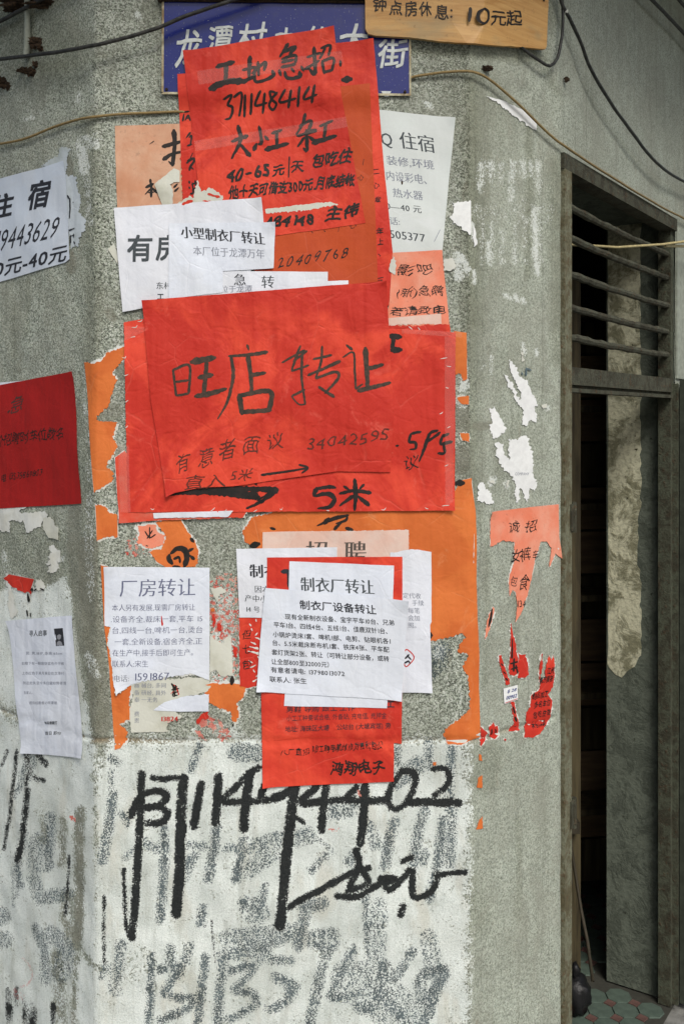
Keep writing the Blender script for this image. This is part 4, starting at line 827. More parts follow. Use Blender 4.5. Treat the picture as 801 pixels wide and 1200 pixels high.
c = sheet('paper_scrap', 'thin streak of torn white paper across the lower part of the topmost red poster', 'paper scrap', [(311, 246, .6), (350, 241, .6), (386, 237, .8), (396, 240, .8), (360, 247, .8), (312, 251, .6)], 4.2, CREAM, rag=.5, single=True, grid=4, amp=.0003, group='white scraps')
c = sheet('paper_scrap', 'ragged cream and red scrap where the red strip meets the white vacancy notice', 'paper scrap', [(232, 212, .8), (236, 226), (248, 222), (262, 232), (258, 246), (232, 248), (214, 246), (206, 240), (222, 230), (228, 232)], 4.6, CREAM, rag=1.0, amp=.002, grid=4, group='white scraps')
strokes(c, I1, [(3, [(214, 240), (226, 236)]), (2, [(238, 236), (256, 238)]), (2.5, [(244, 228), (258, 232)])], mat=RED, name='red_fibre', rough=.4)
# white notices, upper left
R1 = (120, 220, .2622)
c = sheet('printed_notice', 'white vacancy notice with two large black characters at its left', 'notice', Z(*R1, [(55, 92), (712, 48), (722, 170), (742, 300), (560, 470), (93, 556)]), 5, WHITE, rag=.15, amp=.0014, group='white printed notices', lifts=((307, 233, 20, .004),))
text(c, '有', *Z(*R1, [(112, 322)])[0], 33, 1, width=31, bold=.035, mat=MPRINT); text(c, '房', *Z(*R1, [(240, 318)])[0], 32, 1, width=30, bold=.03, mat=MPRINT)
text(c, '东村', *Z(*R1, [(243, 453)])[0], 9, 0, style='serif', mat=MPRINT); text(c, '工', *Z(*R1, [(248, 500)])[0], 8, 0, bold=.05, mat=MPRINT)
c = sheet('printed_notice', 'white urgent-transfer notice poking out below the small-factory notice', 'notice', [(206, 318), (384, 319), (384, 346), (206, 354)], 6, WHITE, rag=.1, amp=.0006, group='white printed notices')
text(c, '急', 274, 334, 15, 1, style='serif', mat=PRINT); text(c, '转', 306, 337, 16, 1, style='serif', mat=MPRINT); text(c, '本厂位于龙潭', 240, 343, 9, 1, width=56, style='serif', mat=GPRINT)
strokes(c, R1, [(3, [(345, 340), (340, 480)])], mat=GPRINT, name='fold_line')
sheet('paper_scrap', 'thin white strip peeking out between the urgent-transfer notice and the shop poster', 'paper scrap', [(380, 330), (408, 329), (408, 336), (380, 340)], 5.5, WHITE, single=True, rag=.2, grid=5, group='white scraps')
c = sheet('printed_notice', 'white small-clothing-factory transfer notice over the vacancy notice', 'notice', Z(*R1, [(300, 162, .2), (774, 158, .2), (766, 362, .2), (540, 375, .2), (540, 470, .2), (300, 500, .2)]), 7, WHITE2, rag=.15, amp=.0011, group='white printed notices', lifts=((323, 261, 18, .004),))
text(c, '小型制衣厂转让', *Z(*R1, [(354, 222)])[0], 15.5, -5, width=99, style='serif', bold=.02, mat=PRINT); text(c, '本厂位于龙潭万年', *Z(*R1, [(408, 300)])[0], 12, -3, width=84, style='serif', mat=GPRINT)
# red posters in the middle
R10 = (130, 480, .3496)
c = sheet('washed_poster', 'washed-out pinkish red poster showing along the bottom left of the big red posters', 'poster', [(136, 536, .4), (147, 528, .6), (160, 540), (300, 560), (294, 592), (285, 606, .6), (200, 609, .3), (140, 613, .3)], 4.4, ORED, rag=.3, torn=1, group='red brush-lettered posters')
redE = sheet('red_poster', 'wide red poster with a thick arrow and the characters for five metres along its bottom', 'poster', [(146, 378, .3), (170, 374, .3), (470, 386, .3), (533, 390, .2), (532, 598, .2), (400, 599, .4), (151, 600, .4)], 5.6, RED2, rag=.25, amp=.0022, group='red brush-lettered posters', lifts=((532, 598, 22, .003),))
sheet('paper_scrap', 'long white paper strip under the bottom edge of the big red poster', 'paper scrap', [(180, 601, .2), (274, 598, .4), (268, 605, .4), (181, 607, .2)], 6.4, WHITE, single=True, rag=.2, grid=5, amp=.0003, group='white scraps')
strokes(redE, R10, [([4, 20, 34, 20], [(184, 288), (260, 276), (380, 276), (470, 288), (498, 292)]), ([10, 20], [(300, 266), (420, 264), (560, 268)]), ([12, 8], [(405, 282), (500, 300)]), ([16, 8], [(560, 268), (500, 310), (455, 330)]), ([10, 5], [(545, 270), (490, 305)]), (9, [(480, 240), (490, 252)])], name='thick_arrow', rough=.2)
R11 = (340, 480, .2871)
strokes(redE, R11, [([14, 18], [(108, 322), (160, 314), (184, 318)]), ([20, 16], [(108, 318), (96, 352)]), ([12, 20, 20, 8], [(100, 352), (150, 342), (180, 362), (160, 395), (112, 402)]),
   ([12, 18], [(200, 342), (260, 330), (328, 338)]), ([16, 20, 12], [(262, 282), (266, 340), (262, 410)]), ([18, 8], [(256, 350), (200, 392)]), ([10, 22], [(272, 350), (320, 388)]), ([14, 8], [(218, 312), (240, 325)]), ([8, 14], [(282, 322), (300, 305)])], name='five_metres', rough=.13)
strokes(redE, R11, [(13, [(430, 148), (440, 146)]), ([10, 13], [(532, 90), (492, 98)]), ([12, 12, 12, 5], [(490, 98), (484, 130), (508, 134), (510, 158), (485, 162)]), ([12, 10], [(600, 84), (570, 95), (562, 125), (610, 92)]), ([14, 14, 7], [(566, 96), (548, 150), (524, 212)]), ([9, 6], [(560, 130), (606, 100)]), ([12, 14], [(645, 98), (616, 110)]), ([12, 12, 12, 14], [(616, 110), (612, 140), (640, 132)]), ([14, 16, 8], [(616, 140), (658, 130)]), (12, [(622, 140), (628, 175), (600, 178)])], name='phone_number', rough=.13)
text(redE, '议', 472, 549, 18, 4, style='hand', mat=INK)
strokes(redE, (190, 380, .3496), [([22, 16], [(760, 40), (800, 44)]), ([22, 18], [(765, 88), (801, 86)]), (14, [(775, 40), (770, 85)])])
redG = sheet('red_poster', 'topmost shop-transfer poster with four large black characters on smooth red paper', 'poster', [(168, 353), (452, 330), (457, 420), (461, 480), (457, 553), (395, 552), (298, 566), (277, 569), (235, 571), (206, 577), (196, 582), (178, 470)], 9.0, RED, rag=.15, amp=.0026, group='red brush-lettered posters', lifts=((168, 353, 24, .005), (452, 330, 20, .004), (197, 582, 26, .005)))
RG = (190, 380, .3496)
SHOP = [(8, [(40, 152), (50, 240)]), (9, [(40, 154), (94, 140), (92, 232)]), (8, [(48, 194), (90, 188)]), (8, [(50, 240), (92, 232)]), ([26, 18], [(100, 128), (180, 112)]), (16, [(124, 180), (172, 170)]), (15, [(152, 125), (142, 236)]), ([14, 18, 10], [(112, 242), (165, 232), (218, 216)]),
  ([10, 5], [(286, 70), (292, 88)]), ([8, 14], [(224, 108), (290, 103), (354, 94)]), ([10, 13, 4], [(232, 106), (240, 170), (222, 255), (188, 318)]), ([16, 12], [(288, 102), (298, 170), (302, 232)]), ([16, 12], [(296, 172), (348, 164)]), ([20, 14], [(260, 236), (270, 302)]), ([15, 17], [(260, 240), (362, 226), (360, 290)]), (15, [(268, 294), (366, 288)]),
  ([6, 9], [(402, 130), (440, 108), (478, 88)]), ([6, 10, 6], [(464, 72), (450, 110), (434, 158)]), (7, [(434, 158), (492, 138)]), ([8, 9, 6], [(470, 98), (468, 180), (480, 268)]), ([7, 10], [(434, 242), (478, 220)]), (5, [(434, 242), (458, 268), (482, 268)]), (8, [(486, 90), (440, 125)]),
  ([7, 9], [(506, 118), (568, 104)]), ([8, 12], [(488, 172), (540, 150), (596, 124)]), ([8, 9, 7], [(536, 74), (532, 130), (514, 182)]), ([8, 12, 7], [(514, 182), (582, 160), (588, 184), (545, 232)]), ([8, 12], [(524, 210), (576, 244)]),
  ([6, 12], [(616, 70), (636, 86)]), ([5, 8, 7], [(604, 112), (640, 96), (645, 160), (648, 218)]), ([8, 5], [(648, 218), (672, 200)]), ([18, 14], [(680, 80), (688, 215)]), ([16, 12], [(690, 150), (740, 136)]), ([16, 14, 10], [(655, 224), (710, 210), (764, 196)])]
for a_, b_ in ((0, 8), (8, 16), (16, 28), (28, 99)): strokes(redG, RG, SHOP[a_:b_], name='brushed_character', rough=.12, wk=1.02, mat=MARK)
for s, x, y, sz, w in (('有', 206, 553, 26, 17), ('意', 231, 547, 26, 21), ('者', 256, 538, 25, 20), ('面', 283, 532, 24, 22), ('议', 311, 526, 22, 22)):
    text(redG, s, x, y, sz, 7, width=w, style='hand', mat=PINK_INK, bold=-.004)
text(redG, '直入', 216, 573, 17, 6, width=50, style='hand', mat=PINK_INK); text(redG, '5米', 270, 563, 15, 7, width=27, style='hand', mat=PINK_INK)
strokes(redG, R10, [([9, 7], [(505, 218), (580, 208), (655, 196)]), (7, [(630, 184), (660, 194), (640, 212)])], name='thin_arrow', mat=INK)
text(redG, '34042595', 357, 528, 19, 7, width=98, style='hand', mat=PINK_INK, slant=.15)
c = sheet('salmon_note', 'small salmon note with handwriting below the lodging notice', 'note', Z(*R2, [(164, 773), (404, 760), (440, 1140, .5), (130, 1150, .5), (150, 1000)]), 2, SALMON, rag=.25, amp=.0012)
for s, x, y, sz, w in (('影吧', 185, 880, 14, 175), ('(新)急聘', 178, 985, 13, 235), ('若请致电', 150, 1075, 11, 270)): text(c, s, *Z(*R2, [(x, y)])[0], sz, 2, width=w*.2413, style='hand', mat=INK, jit=.07, bold=-.005)
sheet('paper_scrap', 'pinkish white strip with a torn lower edge at the foot of the salmon note', 'paper scrap', Z(*R2, [(142, 1090, .2), (398, 1068, .2), (400, 1118, .8), (300, 1120, .8), (200, 1122, .8), (140, 1128, .8)]), 3, PINK, single=True, rag=.5, grid=4, amp=.0003, group='white scraps')
c = sheet('paper_scrap', 'red scrap with torn white fibres between the salmon note and the red poster', 'paper scrap', Z(*R2, [(140, 1125, .8), (300, 1128, .8), (440, 1120, .4), (444, 1160, .3), (440, 1185, .4), (140, 1185, .3)]), 3.4, RED2, rag=.5, grid=4, group='red scraps')
strokes(c, R2, [(4, [(160, 1160), (440, 1165)]), (4, [(240, 1130), (280, 1165)]), (4, [(285, 1135), (310, 1165)]), (3, [(250, 1165), (290, 1172)])], mat=TORN, name='white_fibre', rough=.5)
for pl, lb in ([(459, 300, .8), (456, 318), (463, 322), (464, 306)], 'white fibre tuft at the upper left corner of the salmon note'), ([(519, 305), (530, 303, .8), (534, 312), (527, 318), (520, 318)], 'white torn tuft right of the salmon note'):
    sheet('paper_scrap', lb, 'paper scrap', pl, 2.8, TORN, single=True, rag=.9, grid=3, group='white scraps')
# clear tape
for pl, lb, ly in (([(147, 382), (172, 384), (172, 388), (147, 400)], 'clear tape at the upper left corner of the wide red poster', 7.4), ([(232, 86), (400, 62), (402, 76), (234, 102)], 'clear tape strip across the title of the topmost red poster', 5.0),
                   ([(228, 166), (405, 138), (407, 150), (230, 178)], 'clear tape strip between the phone number and the second row of the topmost red poster', 5.0),
                   ([(520, 395), (533, 396), (530, 590), (521, 590)], 'clear tape down the right edge of the wide red poster', 8.0), ([(470, 386), (540, 390), (540, 396), (470, 391)], 'clear tape along the top edge of the wide red poster', 8.2), ([(140, 520), (152, 522), (154, 600), (142, 600)], 'clear tape down the lower left edge of the wide red poster', 8.2)):
    sheet('clear_tape', lb, 'tape', pl, ly, TAPE, single=True, rag=.1, grid=5, amp=.0006, over=True, group='clear tape strips')
# glints on the glue, painted as pale strokes along the big red sheet's edges
for x, y, a in ((250, 597, 3), (265, 598, 2), (300, 598, 3), (330, 597, 2), (385, 598, 3), (450, 597, 4), (500, 596, 3), (522, 592, 5), (180, 597, 3), (526, 500, 3), (524, 455, 3), (520, 420, 5), (526, 430, 4), (517, 484, 3), (523, 545, 3), (150, 470, 2), (149, 440, 3), (148, 420, 4), (150, 500, 2), (160, 384, 5), (158, 395, 4), (166, 377, 4)):
    V0 = strokes(redE, I1, [([.3, .9, .3], [(x-a, y+rnd.uniform(-2, 2)), (x, y), (x+a*rnd.uniform(.2, 1), y-rnd.uniform(0, 3))])], mat=TORN, name='glue_glint', rough=.5, zo=.0006)
# lower papers: factory notice
c = sheet('torn_notice', 'greenish white remnant of an older notice with one red phone number below the factory notice', 'paper scrap', Z(*R5, [(170, 880, .8), (300, 860, .8), (545, 850, .8), (548, 900, .8), (520, 925, .8), (420, 945, .8), (350, 985, .8), (420, 1040), (350, 1060), (345, 1110, .4), (175, 1112, .6), (168, 1000, .8), (188, 940, .8)]), .4, CREAM, rag=1.0, amp=.0012, grid=5)
for i_, y in enumerate((900, 935, 968, 1035, 1065)): text(c, ('器 械台, 多间', '备 研经, 具外', '泰 一无务', '费', '贵')[i_], *Z(*R5, [(190, y)])[0], 6.5, 0, style='serif', mat=GPRINT)
text(c, '13824', *Z(*R5, [(312, 1060)])[0], 8, 1, width=21, style='serif', bold=.03, mat=REDP)
strokes(c, R5, [([5, 12, 4], [(365, 880), (375, 900), (370, 940)]), ([10, 5], [(385, 890), (380, 945)]), (7, [(365, 912), (400, 905)]), (6, [(372, 942), (395, 935)]), (5, [(372, 925), (398, 920)])], mat=INK, name='ink_scrap', rough=.5)
strokes(c, R5, [(6, [(368, 884), (392, 896)]), (5, [(362, 930), (375, 918)]), (6, [(390, 900), (400, 935)])], mat=RED, name='red_fibre', rough=.5)
strokes(c, R5, [([20, 30, 16], [(280, 1010), (320, 1050), (370, 1055)])], mat=PINK, name='pink_smear', rough=.5, zo=.0002)
fac = sheet('printed_notice', 'white factory-premises notice torn along its lower left, beside the orange strip', 'notice',
    Z(*R5, [(50, 335, .15), (543, 340, .15), (541, 866, .5), (470, 838, .8), (380, 846, .8), (300, 862, .8), (215, 876, .8), (165, 895, .6), (107, 935, .6), (92, 860, .6), (84, 770, .6), (68, 690, .6), (82, 622, .5), (52, 612, .15)]), 1.6, WHITE2, rag=.3, amp=.0012, group='white printed notices', torn=.8, lifts=((127, 664, 14, .003), (136, 812, 18, .004)))
text(fac, '厂房转让', *Z(*R5, [(120, 470)])[0], 22.5, 1, width=90, style='serif', bold=-.004, mat=VPRINT)
FL = [('本人另有发展,现需厂房转让', 85, 541, 98), ('.设备齐全,裁床一套,平车 15', 80, 595, 108), ('台,四线一台,啤机一台,烫台', 85, 647, 107), ('一套,全新设备,宿舍齐全,正', 98, 700, 103), ('在生产中,接手后即可生产。', 88, 752, 100), ('联系人:宋生', 87, 803, 43)]
for s, x, y, w in FL: text(fac, s, *Z(*R5, [(x, y)])[0], 8.6, .5, width=w, style='serif', bold=-.01, mat=VPRINT if 'A' < s[0] < '另' else VPRINT)
text(fac, '电话:', *Z(*R5, [(92, 872)])[0], 8.6, 1, width=19, style='serif', mat=GPRINT); text(fac, '1591867', *Z(*R5, [(186, 868)])[0], 12.5, 1.5, width=43, style='serif', mat=VPRINT)
strokes(fac, R5, [([3, 12, 4], [(318, 565), (322, 610)])], mat=PINK_INK if False else REDP, name='red_drip', rough=.3)
sheet('torn_notice', 'blank lower corner piece of the factory notice, torn off above', 'paper scrap', Z(*R5, [(280, 1008, .5), (330, 970, .6), (430, 942, .6), (541, 932, .5), (540, 1014, .15), (400, 1014, .3)]), 1.7, WHITE2, rag=.3, single=True, grid=5, amp=.0006, group='white scraps')
sheet('torn_notice', 'blank off-white remnant of old paper right of the factory notice', 'paper scrap', Z(*R5, [(545, 432, .8), (590, 430, .8), (625, 450, .8), (590, 470, .8), (580, 505, .8), (560, 470, .8)]), .3, CREAM, rag=.9, single=True, grid=4, group='cream scraps')
sheet('torn_notice', 'tall off-white remnant with a straight right edge beside the factory notice', 'paper scrap', Z(*R5, [(545, 660, .8), (600, 700, .8), (640, 655, .5), (650, 800, .2), (650, 850, .8), (600, 850, .8), (575, 820, .8), (545, 835, .3)]), .3, CREAM, rag=.8, single=True, grid=4, group='cream scraps')
for pl, lb in ((Z(*R5, [(548, 535), (562, 528), (566, 545), (550, 548)]), 'orange speck of paper beside the upper right of the factory notice'),):
    sheet('paper_scrap', lb, 'paper scrap', pl, .3, ORANGE, rag=.4, single=True, grid=3, group='small orange scraps')
for pl, lb in ((Z(*R5, [(556, 560), (566, 556), (572, 590), (562, 625), (556, 600)]), 'red and black shred right of the factory notice'), (Z(*R5, [(575, 600), (590, 598), (600, 640), (580, 630)]), 'smaller red shred low beside the factory notice'),
               (Z(*R5, [(480, 1060), (510, 1025), (540, 1015), (535, 1050), (505, 1052), (492, 1075)]), 'red shred at the lower right corner of the factory notice'), (Z(*R5, [(655, 700), (672, 720), (668, 770), (655, 745)]), 'red shred left of the red torn strip')):
    sheet('paper_scrap', lb, 'paper scrap', pl, .3, RED2, rag=.8, single=True, grid=3, group='red scraps')
# cluster of notices right of centre
R6 = (260, 600, .337); RB = (260, 740, .337)
c = sheet('torn_poster', 'narrow red torn strip with handwriting below the left white notice of the cluster', 'paper scrap', Z(*R6, [(60, 355, .4), (140, 350, .2), (150, 560, .8), (135, 590, 1)])+[(304, 803, .6), (290, 806, .6), (281, 804, .4)], 1, RED2, rag=.6, torn=1.2, group='red scraps')
for s, x, y in (('但', 283, 748), ('七', 283, 765), ('包', 283, 783)): text(c, s, x, y, 12, 4, style='hand', mat=INK)
for k_ in range(14): strokes(c, I1, [([.6, 2.2, .8], [(rnd.uniform(290, 304), 725+k_*5.4), (rnd.uniform(292, 306), 728+k_*5.4)])], mat=TORN, name='white_fibre', rough=.6, zo=.0006)
c = sheet('pink_poster', 'pale pink hiring poster whose large grey title shows above the cluster of notices', 'poster', Z(*R6, [(142, 70, .3), (648, 62, .3), (650, 220, .2), (142, 240, .2)]), 1.4, PINK, rag=.4, torn=.6, amp=.0009)
text(c, '招', *Z(*R6, [(290, 168)])[0], 27, 1, style='serif', bold=.01, mat=plain('brown_grey_print', (.12, .10, .085), .8, 200, .4)); text(c, '聘', *Z(*R6, [(422, 168)])[0], 27, 1, style='serif', bold=.01, mat=bpy.data.materials['brown_grey_print'])
c = sheet('printed_notice', 'white notice at the left of the cluster, mostly hidden by the red poster', 'notice', Z(*R6, [(50, 127, .2), (400, 122, .2), (400, 370, .2), (62, 366, .2)]), 2.2, WHITE, rag=.15, group='white printed notices')
text(c, '制衣', *Z(*R6, [(96, 222)])[0], 17, -2, style='serif', bold=.02, mat=PRINT); text(c, '因本厂', *Z(*R6, [(114, 276)])[0], 9, -2, style='serif', mat=MPRINT); text(c, '产中小型', *Z(*R6, [(80, 308)])[0], 9, -2, style='serif', mat=MPRINT); text(c, '14 号', *Z(*R6, [(82, 345)])[0], 8, -2, style='serif', mat=MPRINT)
c = sheet('printed_notice', 'white notice with a red diamond warning mark at the right of the cluster', 'notice', Z(*R7, [(20, 172, .6), (100, 160, .7), (165, 170, .2), (165, 415, .2), (160, 425, .2), (168, 664, .2), (20, 664, .2)]), 1.8, WHITE, rag=.3, amp=.0014, group='white printed notices', lifts=((506, 811, 16, .003),))
for i_, s in enumerate(('定代收', '手续', '每笔', '会加', '照。')): text(c, s, *Z(*R7, [((64, 96, 82, 82, 82)[i_], 330+i_*26)])[0], 7.2, -2, style='serif', mat=GPRINT)
strokes(c, R7, [(4, [(70, 520), (80, 512), (104, 540), (78, 572), (68, 560)])], mat=REDP, name='warning_diamond', rough=.05)
strokes(c, R7, [([5, 8], [(72, 545), (86, 530)]), (6, [(82, 535), (94, 548)]), (7, [(70, 560), (84, 552)]), (5, [(84, 550), (90, 562)])], mat=PRINT, name='warning_symbol')
redH = sheet('red_poster', 'red electronics-shop hiring poster under the white notices, two overlapping lengths', 'poster', [(313, 653), (471, 652), (471, 800), (470, 871), (461, 870), (461, 915), (308, 922), (306, 800), (312, 720)], 3.2, RED2, rag=.15, amp=.0012, group='red brush-lettered posters', lifts=((308, 922, 16, .003),))
strokes(redH, R6, [([16, 14], [(208, 206), (234, 204)]), (12, [(232, 205), (234, 262)])], mat=PRINT)
RC = (330, 800, .1873)
for s, x, y, sz, w, a in (('男鞋 导购 跟工 工作', 28, 178, 7.5, 430, 1.5), ('小工工种要试合格, 外备站, 充电值, 充押金', 30, 232, 7.5, 625, 1.5), ('地址: 海珠区大塘    公站台 (大塘宾馆) 旁', 22, 302, 7.5, 660, 2.2)):
    text(redH, s, *Z(*RC, [(x, y)])[0], sz, a, width=w*.1873, style='hand', jit=.02, mat=PRINT, bold=-.004 if '小' in s else .01)
text(redH, '工', *Z(*RC, [(655, 148)])[0], 9, 0, bold=.06, mat=PRINT)
text(redH, '八厂直招', 328, 885, 9, 3, width=35, style='hand', mat=INK, jit=.07); text(redH, '哈工聘电脑维修员贵科包公', 366, 881, 9.5, 3.5, width=82, style='hand', mat=INK, jit=.08, bold=.01)
text(redH, '鸿翔电子', 387, 907, 17, 2.2, width=63, style='hand', mat=INK, jit=.07, bold=.035)
strokes(redH, RB, [([1, 2.5, 1], [(133, 385), (300, 366), (450, 372), (600, 388)])], mat=RED, name='paper_fold', rough=.1)
c = sheet('printed_notice', 'white clothing-factory transfer notice with a bold grey title, second from the top of the cluster', 'notice', Z(*R6, [(235, 170, .15), (597, 185, .15)])+[(458, 760, .15), (453, 829, .15), (333, 826, .15), (337, 760, .15)], 4.6, WHITE2, rag=.15, amp=.0012, group='white printed notices')
text(c, '制衣厂转让', *Z(*R6, [(273, 270)])[0], 18.5, -2.5, width=87, style='serif', bold=.012, mat=MPRINT)
top = sheet('printed_notice', 'topmost white equipment-sale notice, slightly tilted, with dense black print', 'notice', [(311, 688), (395, 695), (478, 703), (474, 760), (470, 820), (301, 809), (305, 750)], 6.0, WHITE2, rag=.12, amp=.0012, group='white printed notices', lifts=((478, 703, 22, .006), (301, 809, 20, .005), (470, 820, 20, .005)))
RD = (290, 680, .2372)
text(top, '制衣厂设备转让', *Z(*RD, [(258, 134)])[0], 11.5, -4.2, width=90, bold=.022, mat=PRINT, name='title_lettering')
TL = [('现有全新制衣设备、宝宇平车10台、兄弟', 186, 186, 540), ('平车1台、四线4台、五线1台、佳鹿双针1台、', 130, 226, 580), ('小锅炉烫床1套、啤机1部、电剪、钻眼机各1', 126, 274, 582), ('台、5.5米裁床断布机1套、铁床4张、平车配', 122, 316, 578), ('套灯货架2张、转让（可转让部分设备，或转', 120, 362, 580), ('让全部800至32000元）', 118, 408, 305), ('有意者请电: 13798013072', 116, 448, 366), ('联系人: 张生', 110, 494, 184)]
for s, x, y, w in TL: text(top, s, *Z(*RD, [(x, y)])[0], 7.2, -3.4, width=w*.2372, bold=.012, mat=PRINT)

# ------------------------------------------------------------------ papers on the left chamfer
RE = (0, 160, .15)
c = sheet('rental_poster', 'white lodging poster with large black print and a feathered torn right side', 'poster', Z(*RE, [(-500, 470, .1), (0, 332, .1), (330, 245, .1), (500, 190, .3), (515, 300, .1), (530, 600, .1), (548, 900, .1), (553, 958, .1), (520, 985, .1), (0, 1137, .1), (-500, 1260, .1)]), 1.0, BLUEW, rag=.1, amp=.0008)
v2 = densify(Z(*RE, [(320, 225, 1.6), (440, 160, 1.6), (470, 100, 1.4), (550, 85, 1.6), (530, 180, 1), (515, 300, 1.4), (600, 310, 1.8), (610, 400, 1.6), (640, 520, 1.8), (625, 600, 1.6), (668, 680, 1.6), (640, 770, 1.6), (620, 850, 1.4), (560, 880, .4), (520, 600, .1), (500, 200, .1), (400, 240, .1)]), 1, 5, 1.3)
pv, pf = fill_poly(v2, 4); obj('torn_edge', SP(pv[:, 0], pv[:, 1], c.off(pv[:, 0], pv[:, 1])-.0007), pf, paper('torn_blue_white_fibre', (.56, .62, .66), (.42, .47, .46), blot=.5, crease=1.4, rough=.9), c.root, True)
text(c, '住', *Z(*RE, [(-85, 642)])[0], 31, 12, width=29, bold=.045, mat=PRINT, slant=-.06); text(c, '宿', *Z(*RE, [(214, 560)])[0], 36, 12, width=26, bold=.045, mat=PRINT, slant=-.06)
text(c, '19443629', *Z(*RE, [(-52, 912)])[0], 38, 14, width=78, bold=.0, mat=PRINT, slant=-.05); text(c, '0元-40元', *Z(*RE, [(-48, 1098)])[0], 23, 13.5, width=89, bold=.025, mat=PRINT, slant=-.05)
strokes(c, RE, [([14, 12], [(530, 460), (545, 490)]), (12, [(548, 480), (550, 560)]), ([12, 8], [(552, 545), (545, 640)]), (8, [(572, 512), (578, 515)]), ([14, 6], [(540, 735), (590, 715)]), (12, [(555, 770), (556, 835)]), (9, [(562, 775), (585, 770)]), (12, [(582, 820), (590, 840)]), (9, [(580, 760), (582, 790)])], mat=PRINT, zo=.0002, cuts=(4,))
RF = (0, 420, .16667)
sheet('paper_scrap', 'white paper edge showing above the dark red poster at the left border', 'paper scrap', Z(*RF, [(-300, 190), (0, 170), (150, 158), (250, 148), (150, 200), (-300, 240)]), .5, WHITE, single=True, rag=.3, grid=6, group='white scraps')
c = sheet('dark_red_poster', 'deep red handwritten poster at the left border of the wall', 'poster', Z(*RF, [(-500, 270), (0, 188), (480, 100), (520, 90), (545, 500), (578, 1020), (300, 1038), (0, 1056), (-500, 1090)]), 1.2, DRED, rag=.15, amp=.0012, lifts=((86, 437, 14, .003),))
text(c, '急', *Z(*RF, [(66, 380)])[0], 22, 8, width=19, style='hand', mat=FINK, jit=.06); text(c, '高价招聘时车位数名', *Z(*RF, [(-90, 620)])[0], 15, 7, width=92, style='hand', mat=INK, jit=.07, bold=.005); text(c, '电 13535869803', *Z(*RF, [(10, 865)])[0], 11, 9, width=49, style='hand', mat=INK, jit=.06)
RH = (0, 580, .15)
c = sheet('torn_poster', 'white torn paper hanging under the dark red poster', 'paper scrap', Z(*RH, [(-300, 90, .2), (0, 105, .2), (220, 92, .8), (160, 125, 1), (180, 145, 1), (360, 118, .8), (380, 160, 1), (335, 215, 1), (325, 250, 1), (230, 295, 1), (190, 195, 1.2), (170, 215, 1), (130, 195, 1.2), (85, 190, 1), (95, 300, 1), (0, 275, 1), (-300, 270, .5)]), .3, TORN, rag=.9, single=True, grid=5, group='white torn papers on the left face')
c = sheet('torn_poster', 'cream curled flap of paper below the dark red poster', 'paper scrap', Z(*RH, [(345, 180, .6), (410, 170, .8), (440, 240, .6), (468, 250, .4), (466, 352, .4), (390, 335, .6), (350, 270, .6)]), .6, CREAM, rag=.5, single=True, grid=4, amp=.004, group='white torn papers on the left face')
c = sheet('torn_poster', 'white arrow-shaped torn remnant above the missing-person notice', 'paper scrap', Z(*RH, [(390, 400, .8), (430, 395, .8), (445, 420, .8), (478, 435, .5), (475, 525, .8), (445, 520, 1), (470, 575, 1), (420, 610, 1), (372, 595, 1), (410, 545, 1), (355, 535, 1), (400, 500, 1), (380, 480, 1), (415, 450, 1)]), .3, TORN, rag=.9, single=True, grid=4, group='white torn papers on the left face')
RI = (0, 640, .2166)
c = sheet('torn_poster', 'red scrap with ragged lower edge above the missing-person notice', 'paper scrap', Z(*RI, [(20, 175, .6), (50, 152, .2), (190, 178, .2), (170, 235, 1), (172, 270, .8), (150, 245, 1), (105, 240, 1), (65, 215, 1), (45, 190, .6)]), .6, RED2, rag=.6, torn=1.2, grid=4, group='red scraps')
c = sheet('torn_poster', 'whitish shred running down from the red scrap on the left face', 'paper scrap', Z(*RI, [(30, 150), (50, 160), (66, 220), (80, 290), (100, 370), (70, 400), (50, 330), (45, 250)]), .4, TORN, rag=1.0, single=True, grid=4, group='white torn papers on the left face')
c = sheet('torn_poster', 'whitish shred with ink marks right of the red scrap on the left face', 'paper scrap', Z(*RI, [(195, 180), (225, 178), (250, 215), (240, 240), (200, 235)]), .4, TORN, rag=1.0, grid=4, group='white torn papers on the left face')
strokes(c, RI, [(9, [(170, 240), (182, 228), (180, 245)]), (9, [(190, 240), (205, 230)]), (8, [(225, 228), (245, 238)]), ([6, 20], [(155, 255), (162, 298)]), (8, [(152, 345), (158, 378)]), (6, [(172, 360), (174, 382)])], mat=INK)
c = sheet('missing_person_notice', 'bluish white missing-person notice with a small portrait photo, low on the left face', 'notice', Z(*RI, [(50, 402, .2), (300, 380, .2), (395, 374, .2), (410, 560, .2), (430, 800, .2), (460, 1144, .2), (130, 1116, .2), (95, 850, .2)]), 1.6, WHITE2, rag=.2, amp=.0016, lifts=((11, 727, 16, .004), (99, 888, 18, .004), (28, 882, 18, .004)))
text(c, '寻人启事', *Z(*RI, [(166, 484)])[0], 7.6, 2, width=22, style='print', bold=.01, mat=MPRINT)
for s, x, y, w in (('昆: 男,18岁,身高165cm', 145, 585, 205), ('右眼下有一颗痣穿蓝色牛仔裤', 122, 640, 235), ('上衣红色于某月某日在龙潭村', 125, 693, 230), ('附近走失至今未归望知情者速', 130, 746, 236), ('告家人。', 135, 798, 60), ('提供线索者必有重谢', 168, 852, 150), ('联系人', 184, 958, 45)):
    text(c, s, *Z(*RI, [(x, y)])[0], 4.0, 0, width=w*.2166, style='print', mat=GPRINT)
text(c, '电话请拨打', *Z(*RI, [(250, 962)])[0], 4.2, 2, width=15, bold=.03, mat=MPRINT); text(c, '当日 即付', *Z(*RI, [(255, 1016)])[0], 4.4, 0, width=18, bold=.02, mat=MPRINT)
